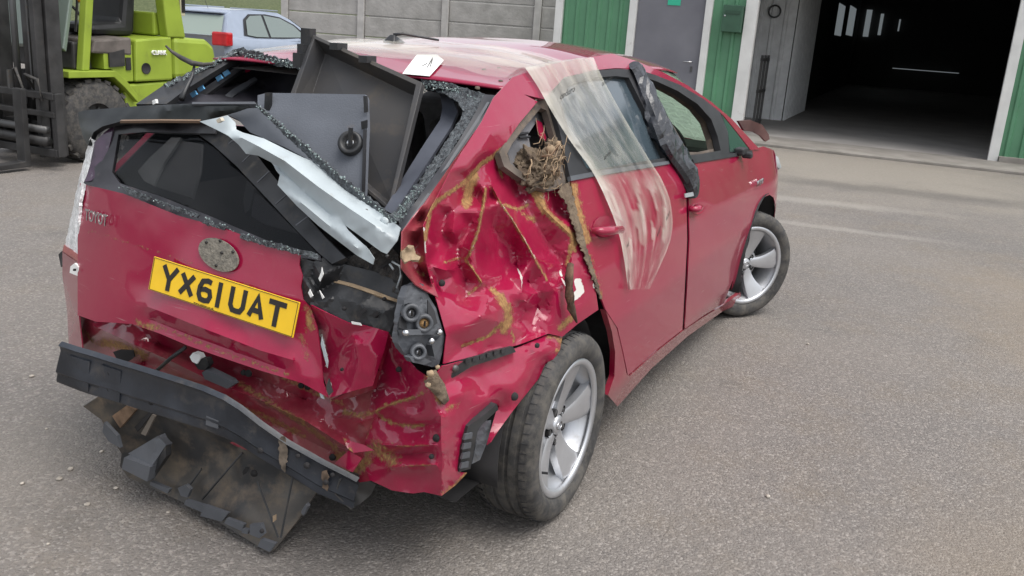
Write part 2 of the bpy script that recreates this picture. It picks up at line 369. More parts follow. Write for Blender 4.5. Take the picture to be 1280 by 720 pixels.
# ================================================================== THE SETTING
def asphalt():
    m = bpy.data.materials.new('asphalt'); m.use_nodes = True; t = m.node_tree; b = t.nodes['Principled BSDF']; L = t.links.new
    tc = t.nodes.new('ShaderNodeTexCoord')
    def N(s, d=6, r=.6):
        n = t.nodes.new('ShaderNodeTexNoise'); n.inputs['Scale'].default_value = s; n.inputs['Detail'].default_value = d; n.inputs['Roughness'].default_value = r; L(tc.outputs['Object'], n.inputs['Vector']); return n.outputs['Fac']
    def MR(v, a, c, x=0, y=1):
        n = t.nodes.new('ShaderNodeMapRange'); L(v, n.inputs[0]); n.inputs[1].default_value = a; n.inputs[2].default_value = c; n.inputs[3].default_value = x; n.inputs[4].default_value = y; return n.outputs[0]
    def MX(f, a, c):
        n = t.nodes.new('ShaderNodeMix'); n.data_type = 'RGBA'; L(f, n.inputs[0])
        for i, v in ((6, a), (7, c)):
            if isinstance(v, tuple): n.inputs[i].default_value = (*v, 1)
            else: L(v, n.inputs[i])
        return n.outputs[2]
    v = t.nodes.new('ShaderNodeTexVoronoi'); v.inputs['Scale'].default_value = 125; v.inputs['Randomness'].default_value = 1; L(tc.outputs['Object'], v.inputs['Vector'])
    sep = t.nodes.new('ShaderNodeSeparateColor'); L(v.outputs['Color'], sep.inputs[0])
    v2 = t.nodes.new('ShaderNodeTexVoronoi'); v2.inputs['Scale'].default_value = 85; L(tc.outputs['Object'], v2.inputs['Vector'])
    sep2 = t.nodes.new('ShaderNodeSeparateColor'); L(v2.outputs['Color'], sep2.inputs[0])
    c = MX(MR(N(.55, 5), .38, .62), (.156, .142, .131), (.196, .175, .156))
    c = MX(MR(N(1.7, 6, .7), .5, .72, 0, .6), c, (.19, .155, .115))          # clay washed over the tarmac
    c = MX(MR(N(.9, 4), .60, .7, 0, .6), c, (.085, .08, .076))              # damp, darker stains
    c = MX(MR(N(60, 4), .25, .75, 0, .45), c, (.075, .069, .065))
    c = MX(MR(sep.outputs[0], .82, .9, 0, .52), c, (.30, .277, .255))           # pale stone chips
    c = MX(MR(sep2.outputs[1], .9, .93, 0, .4), c, (.31, .28, .25))
    c = MX(MR(sep.outputs[1], .86, .92, 0, .4), c, (.07, .064, .06))
    def blob(cx, cy, rx, ry, colr, st, rot=0):
        mp = t.nodes.new('ShaderNodeMapping'); mp.vector_type = 'TEXTURE'; mp.inputs['Location'].default_value = (cx, cy, 0); mp.inputs['Rotation'].default_value = (0, 0, rot); mp.inputs['Scale'].default_value = (rx, ry, 1); L(tc.outputs['Object'], mp.inputs[0])
        ln = t.nodes.new('ShaderNodeVectorMath'); ln.operation = 'LENGTH'; L(mp.outputs[0], ln.inputs[0]); ad = t.nodes.new('ShaderNodeMath'); ad.operation = 'ADD'; L(ln.outputs['Value'], ad.inputs[0]); mm = t.nodes.new('ShaderNodeMath'); mm.operation = 'MULTIPLY_ADD'; L(N(2.2/min(rx, ry)**.5, 7, .7), mm.inputs[0]); mm.inputs[1].default_value = 1.5; mm.inputs[2].default_value = -.75; L(mm.outputs[0], ad.inputs[1])
        return MX(MR(ad.outputs[0], 1.15, .35, 0, st), c, colr)
    c = blob(10.5, -.6, 3.2, 3.0, (.25, .225, .19), .75); c = blob(7.2, -.3, .22, 1.6, (.30, .28, .25), .5, R(12)); c = blob(5.9, -.9, .12, 1.1, (.30, .28, .25), .45, R(8)); c = blob(8.8, -1.2, .4, 2.2, (.085, .078, .07), .55, R(10))
    c = blob(3.2, -3.0, 2.6, 1.0, (.215, .17, .12), .55, R(20)); c = blob(.2, -2.3, 1.2, .5, (.20, .16, .115), .4); c = blob(-1.05, -.72, .16, .07, (.34, .325, .29), .7, R(30)); c = blob(-.7, -1.3, .7, .25, (.19, .155, .105), .45, R(-10)); c = blob(4, 3.5, 3, 1.6, (.19, .178, .165), .5); c = blob(-.9, .9, .8, .5, (.19, .17, .145), .35)
    L(c, b.inputs['Base Color']); L(MR(N(25), .3, .7, .62, .85), b.inputs['Roughness'])
    bp = t.nodes.new('ShaderNodeBump'); bp.inputs['Strength'].default_value = .7; bp.inputs['Distance'].default_value = .006
    ad = t.nodes.new('ShaderNodeMath'); ad.operation = 'SUBTRACT'; L(N(90, 4), ad.inputs[0]); L(v.outputs['Distance'], ad.inputs[1]); L(ad.outputs[0], bp.inputs['Height']); L(bp.outputs[0], b.inputs['Normal'])
    return m
ASPH = asphalt()
tag(obj('ground', [(-60, -80, 0), (120, -80, 0), (120, 120, 0), (-60, 120, 0)], [(0, 1, 2, 3)], ASPH), 'grey worn tarmac yard with pale stone chips and clay stains', None, None, 'structure')
CONC = mat('concrete_floor', (.27, .25, .225), .85, color2=(.19, .175, .155), vscale=2.2, bump=.3, bscale=50, dirt=.15, dirtcol=(.1, .085, .07))
WALLC = mat('precast_concrete', (.36, .345, .33), .9, color2=(.28, .27, .255), vscale=3, bump=.9, bscale=14)
POSTC = mat('concrete_post', (.40, .385, .37), .9, var=.12, vscale=4, bump=.3)
GREENW = mat('green_cladding', (.085, .225, .125), .5, var=.1, vscale=1.5, dirt=.06, dirtcol=(.14, .16, .12))
TRIMW = mat('white_trim', (.62, .62, .60), .5, var=.07, vscale=3, dirt=.05)
DOORG = mat('grey_door', (.165, .165, .185), .5, color2=(.13, .13, .15), vscale=1.6)
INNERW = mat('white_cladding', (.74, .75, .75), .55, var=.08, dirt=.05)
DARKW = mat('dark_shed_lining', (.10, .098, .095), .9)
CONC_IN = mat('concrete_inside_lit', (.42, .40, .375), .8, color2=(.34, .32, .30), vscale=1.5, bump=.2)  # brighter copy of the concrete, imitating daylight that reaches deep inside
GRASS = mat('grass_bank', (.085, .10, .045), .95, color2=(.05, .065, .025), vscale=9, bump=1, bscale=30)

# ---- workshop: local x runs along the front to the left, local y out of the front, z up; origin = foot of the right door jamb
WA = R(-3); wp = onz(1233, 203)
shop = empty('workshop_building', wp, math.atan2(math.cos(WA), math.sin(WA)), 'green clad workshop with white trim, grey side door and open vehicle entrance', 'building')
def corr(name, s0, s1, z0, z1, y, m, pitch=.2, depth=.03, parent=shop, along='x'):
    pr = []; s = s0
    while s < s1-1e-6:
        for ds, h in ((0, 0), (.12*pitch/.2, 0), (.14*pitch/.2, depth), (.18*pitch/.2, depth)):
            if s+ds < s1: pr.append((s+ds, h))
        s += pitch
    pr.append((s1, 0)); V = []
    for s, h in pr:
        for z in (z0, z1): V.append((s, y+h, z) if along == 'x' else (y-h, s, z))
    return obj(name, V, [(2*i, 2*i+1, 2*i+3, 2*i+2) for i in range(len(pr)-1)], m, parent, False)
GW, DR, DL, GE = 3.76, 4.62, 5.80, 7.15
corr('cladding_sheet', -6, -.14, .05, 4.2, 0, GREENW)
corr('cladding_sheet', GW+.2, DR-.12, .05, 4.2, 0, GREENW)
corr('cladding_sheet', DL+.13, GE, .05, 4.2, 0, GREENW)
corr('cladding_sheet', -.14, GW+.2, 3.3, 4.2, -.01, GREENW)
for s, wd in ((-.07, .14), (GW+.1, .2), (DR-.06, .12), (DL+.065, .13), (GE+.07, .14)):
    bev(box('trim_strip', (s, 0, 2.1), (wd, .14, 4.2), TRIMW, shop), .006)
box('trim_strip', (GW/2, 0, 3.25), (GW, .12, .12), TRIMW, shop)
box('side_wall', (GE+.1, -14, 2.1), (.06, 27.8, 4.2), GREENW, shop)
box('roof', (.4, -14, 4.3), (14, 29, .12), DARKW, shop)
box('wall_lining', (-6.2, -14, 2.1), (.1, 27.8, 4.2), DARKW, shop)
box('plinth', (-3.1, .06, .06), (5.9, .16, .12), CONC, shop); box('plinth', (DL+.6, .06, .06), (1.1, .16, .12), CONC, shop)
dr = box('door', ((DR+DL)/2, -.02, 1.09), (DL-DR-.01, .05, 2.14), DOORG, shop)
obj_h = MB(); obj_h.tube([(DR+.12, .04, 1.14), (DR+.12, .07, 1.14), (DR+.27, .07, 1.14)], .012, 8); obj_h.build('handle', CHROME, dr, True)
box('lock_plate', (DR+.13, .012, 1.02), (.035, .012, .09), STEEL, dr)
box('exit_sign', (DR+.55, .012, 2.09), (.22, .008, .10), mat('sign_green', (.03, .42, .26), .5), dr)
box('wall_lining', ((DR+DL)/2, -.02, 3.2), (DL-DR, .04, 2.0), GREENW, shop)
lb = box('letterbox', (4.14, .10, 1.88), (.33, .14, .43), mat('letterbox_green', (.03, .085, .05), .4, var=.1), shop, bevel=.012)
box('flap', (4.14, .175, 1.98), (.24, .012, .05), mat('letterbox_dark', (.02, .06, .035), .4), lb)
MB().lathe([(.0, 0), (.014, 0), (.014, .01), (0, .012)], 10, M=Matrix.Translation((4.26, .17, 1.92))).build('lock', CHROME, lb)
# inside
box('garage_floor', (.5, -14, -.001), (12.5, 28.2, .05), CONC_IN, shop)
corr('inner_cladding', 3.62, 5.9, .02, 4.2, -3.75, INNERW, .25, .035)
corr('inner_cladding', -7.6, -3.8, .02, 4.2, 3.61, INNERW, .25, .035, along='y')
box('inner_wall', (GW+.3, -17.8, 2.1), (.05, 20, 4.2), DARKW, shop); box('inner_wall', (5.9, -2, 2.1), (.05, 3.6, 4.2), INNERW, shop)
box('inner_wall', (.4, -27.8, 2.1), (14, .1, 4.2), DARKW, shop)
PANE = bpy.data.materials.new('pane_and_strip_glow'); PANE.use_nodes = True; pb = PANE.node_tree.nodes['Principled BSDF']; pb.inputs['Emission Color'].default_value = (.8, .9, .95, 1); pb.inputs['Emission Strength'].default_value = .09
wi = Matrix.Rotation(-(math.atan2(math.cos(WA), math.sin(WA))), 3, 'Z')
wall_n = Matrix.Rotation(math.atan2(math.cos(WA), math.sin(WA)), 3, 'Z') @ Vector((1, 0, 0))
back_n = Matrix.Rotation(math.atan2(math.cos(WA), math.sin(WA)), 3, 'Z') @ Vector((0, 1, 0)); pw = shop.location-back_n*27.6
wq = shop.location+wall_n*(GW+.27)
for x0, x1, y0, y1 in [(1046, 1054, 4, 45), (1060, 1068, 7, 45)]:
    c = [wi @ (Vector(v)-shop.location) for v in on_plane([(x0, (y0+y1)/2), (x1, (y0+y1)/2), ((x0+x1)/2, y0), ((x0+x1)/2, y1)], wq, wall_n)]
    box('window_or_glow_strip', (GW+.27, (c[0].y+c[1].y)/2, (c[2].z+c[3].z)/2), (.02, abs(c[0].y-c[1].y), abs(c[2].z-c[3].z)), PANE, shop)
for x0, x1, y0, y1 in [(1081, 1088, 12, 46), (1099, 1103, 17, 44), (1123, 1125, 24, 39)]:
    c = [wi @ (Vector(v)-shop.location) for v in on_plane([(x0, (y0+y1)/2), (x1, (y0+y1)/2), ((x0+x1)/2, y0), ((x0+x1)/2, y1)], pw, back_n)]
    box('window_or_glow_strip', ((c[0].x+c[1].x)/2, -27.6, (c[2].z+c[3].z)/2), (abs(c[0].x-c[1].x), .02, abs(c[2].z-c[3].z)), PANE, shop)
ring = MB().lathe([(.10, 0), (.13, 0), (.13, .03), (.10, .03)], 24, closed=True, M=Matrix.Translation((4.05, -3.71, 2.15))).build('wall_gauge', STEEL, shop, True)
fr = MB()
for z in (.15, .7, 1.25): fr.box((GW-.02, -1.3, z), (.05, .75, .05))
for y in (-.95, -1.3, -1.65): fr.box((GW-.02, y, .7), (.04, .05, 1.25))
tag(fr.build('steel_frame', STEEL), 'dark steel lattice frame leaning on white wall inside garage', 'frame')
bpy.data.objects['steel_frame'].location = shop.location; bpy.data.objects['steel_frame'].rotation_euler = shop.rotation_euler
box('window_or_glow_strip', (1.05, -27.5, .85), (2.6, .02, .03), PANE, shop)  # pale rail, stood in for by an added glowing strip; no window here
# apron in front of the entrance
ap = MB().box((2.4, .62, .02), (17, 1.3, .045)).build('concrete_apron', CONC); ap.location = wp; ap.rotation_euler = shop.rotation_euler
bev(ap, .01); tag(ap, 'pale concrete apron along the workshop front', None, None, 'structure')

# ---- precast wall
wd0 = np.array([math.cos(R(108)), math.sin(R(108)), 0]); wn = np.array([-wd0[1], wd0[0], 0])
W0 = CAM*[1, 1, 0]+24*np.array([math.cos(R(35.8)), math.sin(R(35.8)), 0])
def wallpt(px): return Vector(on_plane([(px, 22)], W0, wn)[0]*[1, 1, 0])
wall = empty('concrete_wall', W0, R(108), 'grey precast concrete panel wall with posts behind silver hatchback', 'wall')
ss = [float((np.array(wallpt(p))-W0) @ wd0) for p in (357, 452, 557, 672, 700)]; ss[4] = ss[3]-(ss[2]-ss[3]); ss.append(ss[4]-2.3)
for s in ss: bev(box('post', (s, .0, 1.3), (.17, .2, 2.6), POSTC, wall), .01)
for a, b in zip(ss[:-1], ss[1:]):
    for k in range(5): bev(box('panel', ((a+b)/2, 0, .25+.5*k), (abs(a-b)-.18, .07, .485), WALLC, wall), .02)
# grass bank behind the yard
def bank(u, v):
    x = -6+60*u; d = v; return (4+34*u-18*(1-v)*0+d*14*.45, 42-30*u*.55+d*10, .05+3.4*(1-(1-d)**2)+.5*mnoise.noise(Vector((x*.3, d*3, 0))))
tag(grid('grass_bank', bank, 50, 14, GRASS), 'green grassy bank rising behind the yard', None, None, 'structure')
# ================================================================== SILVER HATCHBACK
SILV = mat('silver_paint', (.32, .37, .46), .3, metal=.3, coat=.6, var=.04)
WGLASS = mat('window_glass', (.14, .175, .16), .05, spec=.8, coat=.3)  # lightened base colour stands in for reflections in the panes
def make_hatchback():
    h = empty('silver_hatchback', (9.9, 10.95, 0), R(10), 'silver hatchback parked before the concrete wall', 'car')
    # local: x forward from the rear bumper, y left, z up, right side at y=-.9
    def sec(x):
        t = np.interp(x, [0, .15, .8, 2.6, 3.4, 4.2, 4.6], [.80, .85, .88, .88, .87, .8, .62]); top = np.interp(x, [0, .1, .5, 3.3, 4.2, 4.55, 4.6], [1.0, 1.03, 1.0, .95, .82, .68, .6])
        return [(x, s*t*k, z) for s, k, z in ((-1, .93, .22), (-1, .99, .35), (-1, 1, .62), (-1, .97, top-.06), (-1, .90, top), (1, .90, top), (1, .97, top-.06), (1, 1, .62), (1, .99, .35), (1, .93, .22))]
    xs = np.linspace(0, 4.6, 24); V = [p for x in xs for p in sec(x)]; n = 10
    Fc = [(i*n+k, i*n+(k+1) % n, (i+1)*n+(k+1) % n, (i+1)*n+k) for i in range(23) for k in range(n)]+[tuple(range(n)), tuple(23*n+k for k in range(n))[::-1]]
    obj('body', V, Fc, SILV, h)
    # cabin: silver roof and pillars, panes let into them
    pr = [(.06, .93, .78), (.33, 1.36, .64), (.55, 1.45, .60), (1.3, 1.475, .60), (2.1, 1.45, .59), (2.55, 1.33, .61), (3.45, .95, .74)]
    V = []; Fc = []
    for x, z, y in pr: V += [(x, -y, z), (x, y, z)]
    V2 = [(x, s*np.interp(x, [.06, .5, 2.6, 3.45], [.80, .83, .84, .78]), .93) for x, z, y in pr for s in (-1, 1)]
    n = len(pr); Fc = [(2*i, 2*i+1, 2*i+3, 2*i+2) for i in range(n-1)]
    for i in range(n-1): Fc += [(2*n+2*i, 2*i, 2*i+2, 2*n+2*i+2), (2*i+1, 2*n+2*i+1, 2*n+2*i+3, 2*i+3)]
    obj('cabin', V+V2, Fc, SILV, h, False)
    def sidew(nm, poly, m=WGLASS, o=.012):
        for s in (-1, 1):
            P = [(x, s*(np.interp(z, [.93, 1.45], [np.interp(x, [.06, .5, 2.6, 3.45], [.80, .83, .84, .78]), .605])+o), z) for x, z in poly]
            obj(nm, P, [tuple(range(len(P)))[::s]], m, h, False)
    sidew('window_surround', [(.62, 1.02), (.78, 1.30), (1.0, 1.395), (1.6, 1.41), (2.1, 1.37), (2.55, 1.24), (3.05, .985), (2.0, .975), (1.0, .98)], DARKTRIM, .010)
    sidew('side_window', [(.72, 1.03), (.84, 1.28), (1.02, 1.365), (1.42, 1.385), (1.42, .995), (1.0, 1.0)], WGLASS, .02)
    sidew('side_window', [(1.5, .995), (1.5, 1.385), (2.08, 1.345), (2.5, 1.215), (2.86, 1.0)], WGLASS, .02)
    P = [(.05, -.70, .96), (.31, -.60, 1.345), (.31, .60, 1.345), (.05, .70, .96)]; obj('rear_window', [(x-.02, y, z) for x, y, z in P], [(0, 1, 2, 3)], mat('rear_glass', (.24, .29, .26), .1, spec=.6), h, False)  # rear pane's pale green stands in for its reflections
    P = [(2.62, -.56, 1.32), (2.62, .56, 1.32), (3.4, .68, .99), (3.4, -.68, .99)]; obj('windscreen', [(x+.02, y, z+.02) for x, y, z in P], [(0, 1, 2, 3)], WGLASS, h, False)
    for s in (-1, 1):
        lm = MB().box((.085, s*.70, .95), (.2, .32, .24)).build('tail_light', LAMPRED, h); bev(lm, .03)
    box('spoiler', (.36, 0, 1.395), (.22, 1.16, .03), SILV, h, bevel=.01)
    MB().tube([(.7, 0, 1.45), (.55, 0, 1.68)], .004, 6).build('aerial', DARKTRIM, h)
    box('roof_rail', (1.3, -.6, 1.485), (1.6, .025, .02), SILV, h, bevel=.005); box('roof_rail', (1.3, .6, 1.485), (1.6, .025, .02), SILV, h, bevel=.005)
    box('number_plate', (-.02, 0, .62), (.02, .52, .11), mat('plate_yellow_far', (.6, .42, .03), .5), h)
    box('door_mirror', (2.75, -.98, 1.0), (.14, .2, .13), SILV, h, bevel=.03); box('door_mirror', (2.75, .98, 1.0), (.14, .2, .13), SILV, h, bevel=.03)
    for x in (.85, 3.6):
        for s in (-1, 1):
            M = Matrix.Translation((x, s*.80, .31)); wh = MB().lathe([(.0, -.05), (.2, -.06), (.21, -.1), (.3, -.1), (.315, -.06), (.315, .06), (.3, .1), (.21, .1), (.2, .05), (0, .05)], 24, M=M).build('wheel', RUBBER, h, True)
            MB().lathe([(.0, .07*s), (.2, .085*s), (.2, .06*s)], 20, M=M).build('hub_cap', ALLOY, wh, True)
    return h
make_hatchback()

# ================================================================== FORKLIFT
LIME = mat('lime_paint', (.235, .315, .028), .5, var=.1, vscale=4, dirt=.1, dirtcol=(.12, .12, .03))
OILY = mat('oily_steel', (.035, .034, .034), .5, metal=.3, var=.3, dirt=.2, dirtcol=(.08, .07, .06))
VINYL = mat('worn_vinyl', (.10, .085, .075), .7, var=.3)
CABGL = mat('cab_glass', (.16, .2, .17), .1, spec=.6)
def make_forklift():
    fx, fy = 3.6, 6.2
    f = empty('forklift', (fx, fy, 0), 0, 'lime green forklift truck with dark mast and carriage', 'forklift')
    def hull(nm, poly, y0, y1, m, par=f, bv=.02):   # side profile (x,z) drawn across y0..y1
        M = Matrix.Translation((-fx, y0-fy, 0)); o = MB().prism(poly, y1-y0, M).build(nm, m, par); bev(o, bv, 2) if bv else None; return o
    # lower chassis and engine hood
    hull('chassis', [(3.95, .30), (3.95, .72), (5.02, .76), (5.02, .52), (4.75, .30)], 5.66, 6.75, LIME)
    hd = hull('engine_hood', [(4.07, .745), (4.09, 1.15), (4.55, 1.19), (4.55, .755)], 5.64, 6.77, LIME)
    hull('counterweight', [(4.56, .765), (4.56, 1.185), (5.02, 1.17), (5.13, 1.10), (5.16, .93), (5.10, .79)], 5.62, 6.79, LIME, bv=.05)
    hull('front_cowl', [(3.28, .80), (3.28, .86), (3.80, .86), (3.93, .76), (4.05, .62), (4.05, .55), (3.90, .70), (3.78, .80)], 5.60, 5.98, LIME, bv=.006)
    hull('inner_guard', [(3.35, .5), (3.35, .82), (4.06, .82), (4.06, .4)], 5.98, 6.42, CAVITY, bv=0)
    hull('side_panel', [(3.72, .87), (3.72, 1.02), (4.06, 1.1), (4.06, .75), (3.95, .75), (3.8, .87)], 5.66, 5.9, LIME, bv=.006)
    hull('seat_box', [(3.58, 1.02), (3.62, 1.14), (4.05, 1.17), (4.05, 1.0)], 5.65, 6.6, VINYL)
    hull('seat', [(3.85, 1.17), (3.82, 1.27), (4.2, 1.3), (4.28, 1.78), (4.42, 1.78), (4.36, 1.17)], 5.95, 6.45, DARKTRIM, bv=.05)
    bx = hull('battery_box', [(3.77, .89), (3.77, 1.02), (3.95, 1.06), (3.95, .9)], 5.64, 5.66, OILY, bv=0)
    # guard pillars and roof
    for y in (5.64, 6.68):
        hull('guard_pillar', [(3.46, .86), (3.54, .86), (3.72, 2.15), (3.64, 2.15)], y, y+.09, LIME, bv=.01)
        hull('guard_pillar', [(4.50, 1.18), (4.74, 1.18), (4.66, 1.6), (4.52, 2.15), (4.40, 2.15), (4.46, 1.5)], y, y+.12, LIME, bv=.015)
    hull('guard_roof', [(3.55, 2.15), (3.55, 2.21), (4.55, 2.21), (4.55, 2.15)], 5.62, 6.80, LIME)
    hull('rear_cross_panel', [(4.45, 1.19), (4.45, 1.42), (4.6, 1.42), (4.6, 1.19)], 5.78, 6.66, LIME)
    vg = hull('vent_grille', [(4.70, 1.40), (4.70, 1.85), (4.76, 1.85), (4.76, 1.40)], 5.66, 5.85, mat('grille_cream', (.45, .42, .3), .6), bv=.004)
    for k in range(5):
        for j in range(2): box('slot', (4.76-fx+.002, 5.69-fy+.03*k, 1.50+.2*j), (.01, .014, .16), CAVITY, vg)
    for k in range(4): box('slot', (4.715-fx+.013*k, 5.66-fy-.001, 1.50), (.007, .01, .14), CAVITY, vg); box('slot', (4.715-fx+.013*k, 5.66-fy-.001, 1.70), (.007, .01, .14), CAVITY, vg)
    hull('front_screen', [(3.40, 1.02), (3.36, 1.05), (3.56, 1.9), (3.60, 1.9)], 5.76, 6.66, CABGL, bv=.01)
    hull('dashboard', [(3.45, .86), (3.45, 1.12), (3.62, 1.10), (3.66, .86)], 5.74, 6.66, OILY)
    sw = MB(); sw.lathe([(.15, 0), (.165, .0), (.165, .02), (.15, .02)], 24, closed=True, M=Matrix.Translation((3.80-fx, 6.2-fy, 1.32)) @ Matrix.Rotation(R(60), 4, 'Y') @ Matrix.Rotation(R(90), 4, 'X')); sw.build('steering_wheel', DARKTRIM, f, True)
    MB().tube([(3.62-fx, 5.9-fy, 1.2), (3.66-fx, 5.9-fy, 1.50)], .012).build('lever', OILY, f); kb = MB().lathe([(0, -.03), (.03, -.02), (.035, .01), (0, .03)], 12, M=Matrix.Translation((3.68-fx, 5.9-fy, 1.50))).build('lever_knob', mat('knob_orange', (.7, .3, .01), .5), f, True)
    # hood details
    hole = MB().lathe([(0, 0), (.05, 0), (.055, -.008), (.055, .004)], 20, M=Matrix.Translation((4.20-fx, 5.638-fy, .875))).build('port', CAVITY, hd, True)
    box('hatch', (4.0-fx, 5.655-fy, .92), (.06, .012, .12), CAVITY, f)
    word('CLARK', Matrix.Translation((4.275-fx, 5.632-fy, 1.01)) @ Matrix.Rotation(R(90), 4, 'X'), .062, WHITE, hd, .013, .95)
    # wheels
    def wheel(x, y, r, wdt):
        M = Matrix.Translation((x-fx, y-fy, r)); pr = [(r*.45, -wdt*.5), (r*.9, -wdt*.5), (r, -wdt*.38), (r, wdt*.38), (r*.9, wdt*.5), (r*.45, wdt*.5)]
        wh = MB().lathe(pr, 40, M=M).build('wheel', RUBBER, f, True)
        tr = MB()
        for k in range(22):
            t = 2*math.pi*k/22
            for s in (-1, 1):
                Mk = M @ Matrix.Rotation(-t, 4, 'Y') @ Matrix.Translation((r*1.0, s*wdt*.22, 0)) @ Matrix.Rotation(R(22*s), 4, 'X'); b = MB().box((0, 0, 0), (.03, wdt*.5, .055)); tr.add([Mk @ Vector(v) for v in b.V], b.F)
        tr.build('tread', RUBBER, wh)
        MB().lathe([(0, -wdt*.30), (r*.2, -wdt*.32), (r*.22, -wdt*.22), (r*.45, -wdt*.2), (r*.5, -wdt*.5)], 28, M=M).build('rim', OILY, wh, True)
        nb = MB()
        for k in range(6):
            t = k*R(60); nb.lathe([(0, -.02), (.018, -.018), (.018, 0)], 6, M=M @ Matrix.Translation((r*.33*math.cos(t), -wdt*.22, r*.33*math.sin(t))))
        nb.build('wheel_nuts', STEEL, wh)
    wheel(3.60, 5.77, .385, .28); wheel(3.60, 6.63, .385, .28); wheel(4.75, 5.79, .27, .2); wheel(4.75, 6.6, .27, .2)
    # mast, carriage, forks
    for y in (5.62, 6.30):
        box('mast_upright', (3.14-fx, y-fy, 1.25), (.14, .085, 2.3), OILY, f, bevel=.008); box('mast_rail', (3.02-fx, y+.02-fy, 1.2), (.09, .06, 2.2), OILY, f, bevel=.006)
    for z in (.35, 2.3): box('mast_crossbar', (3.12-fx, 5.96-fy, z), (.08, .66, .1), OILY, f)
    MB().tube([(3.12-fx, 5.90-fy, .2), (3.12-fx, 5.90-fy, 2.2)], .045, 14).build('lift_ram', OILY, f, True); MB().tube([(3.12-fx, 6.08-fy, .2), (3.12-fx, 6.08-fy, 2.3)], .03, 14).build('lift_ram', STEEL, f, True)
    MB().tube([(3.04-fx, 5.78-fy, .6), (3.04-fx, 5.78-fy, 2.2)], .012, 6).build('chain', STEEL, f)
    box('data_plate', (3.065-fx, 5.745-fy, 1.38), (.004, .05, .14), WHITE, f)
    cg = f
    for z, t in ((.66, .06), (.50, .05), (.16, .07)): box('carriage_bar', (2.98-fx, 5.93-fy, z), (.06, 1.05, t), OILY, cg, bevel=.006)
    for y in (5.42, 5.93, 6.43): box('carriage_post', (3.0-fx, y-fy, .41), (.08, .07, .56), OILY, cg, bevel=.006)
    MB().tube([(2.95-fx, 5.5-fy, .36), (2.95-fx, 6.39-fy, .36)], .035, 14).build('side_shift_rod', STEEL, cg, True); MB().tube([(2.95-fx, 5.5-fy, .26), (2.95-fx, 6.39-fy, .26)], .045, 14).build('side_shift_rod', OILY, cg, True)
    for y in (5.60, 6.32):
        fk = MB().prism([(2.84, .72), (2.79, .72), (2.78, .085), (1.75, .03), (1.75, .012), (2.84, .035)], .11, Matrix.Translation((-fx, y-fy, 0))).build('fork', OILY, f); bev(fk, .006)
    hz = MB(); hz.tube([(2.92-fx, 5.5-fy, .62), (2.92-fx, 5.55-fy, .80), (2.95-fx, 5.75-fy, .83), (3.05-fx, 5.7-fy, .62)], .014, 8); hz.tube([(2.9-fx, 5.7-fy, .66), (2.9-fx, 5.8-fy, .88), (2.98-fx, 5.95-fy, .86), (3.05-fx, 5.9-fy, .66)], .012, 8); hz.build('hydraulic_hose', RUBBER, f, True)
    box('hose_bracket', (2.88-fx, 5.86-fy, .78), (.03, .03, .16), STEEL, f)
    return f
make_forklift()

# ================================================================== THE WRECKED CAR
car = empty('crashed_car', (0, 0, 0), 0, 'wrecked crimson hatchback with crumpled rear quarter and missing rear bumper', 'car')
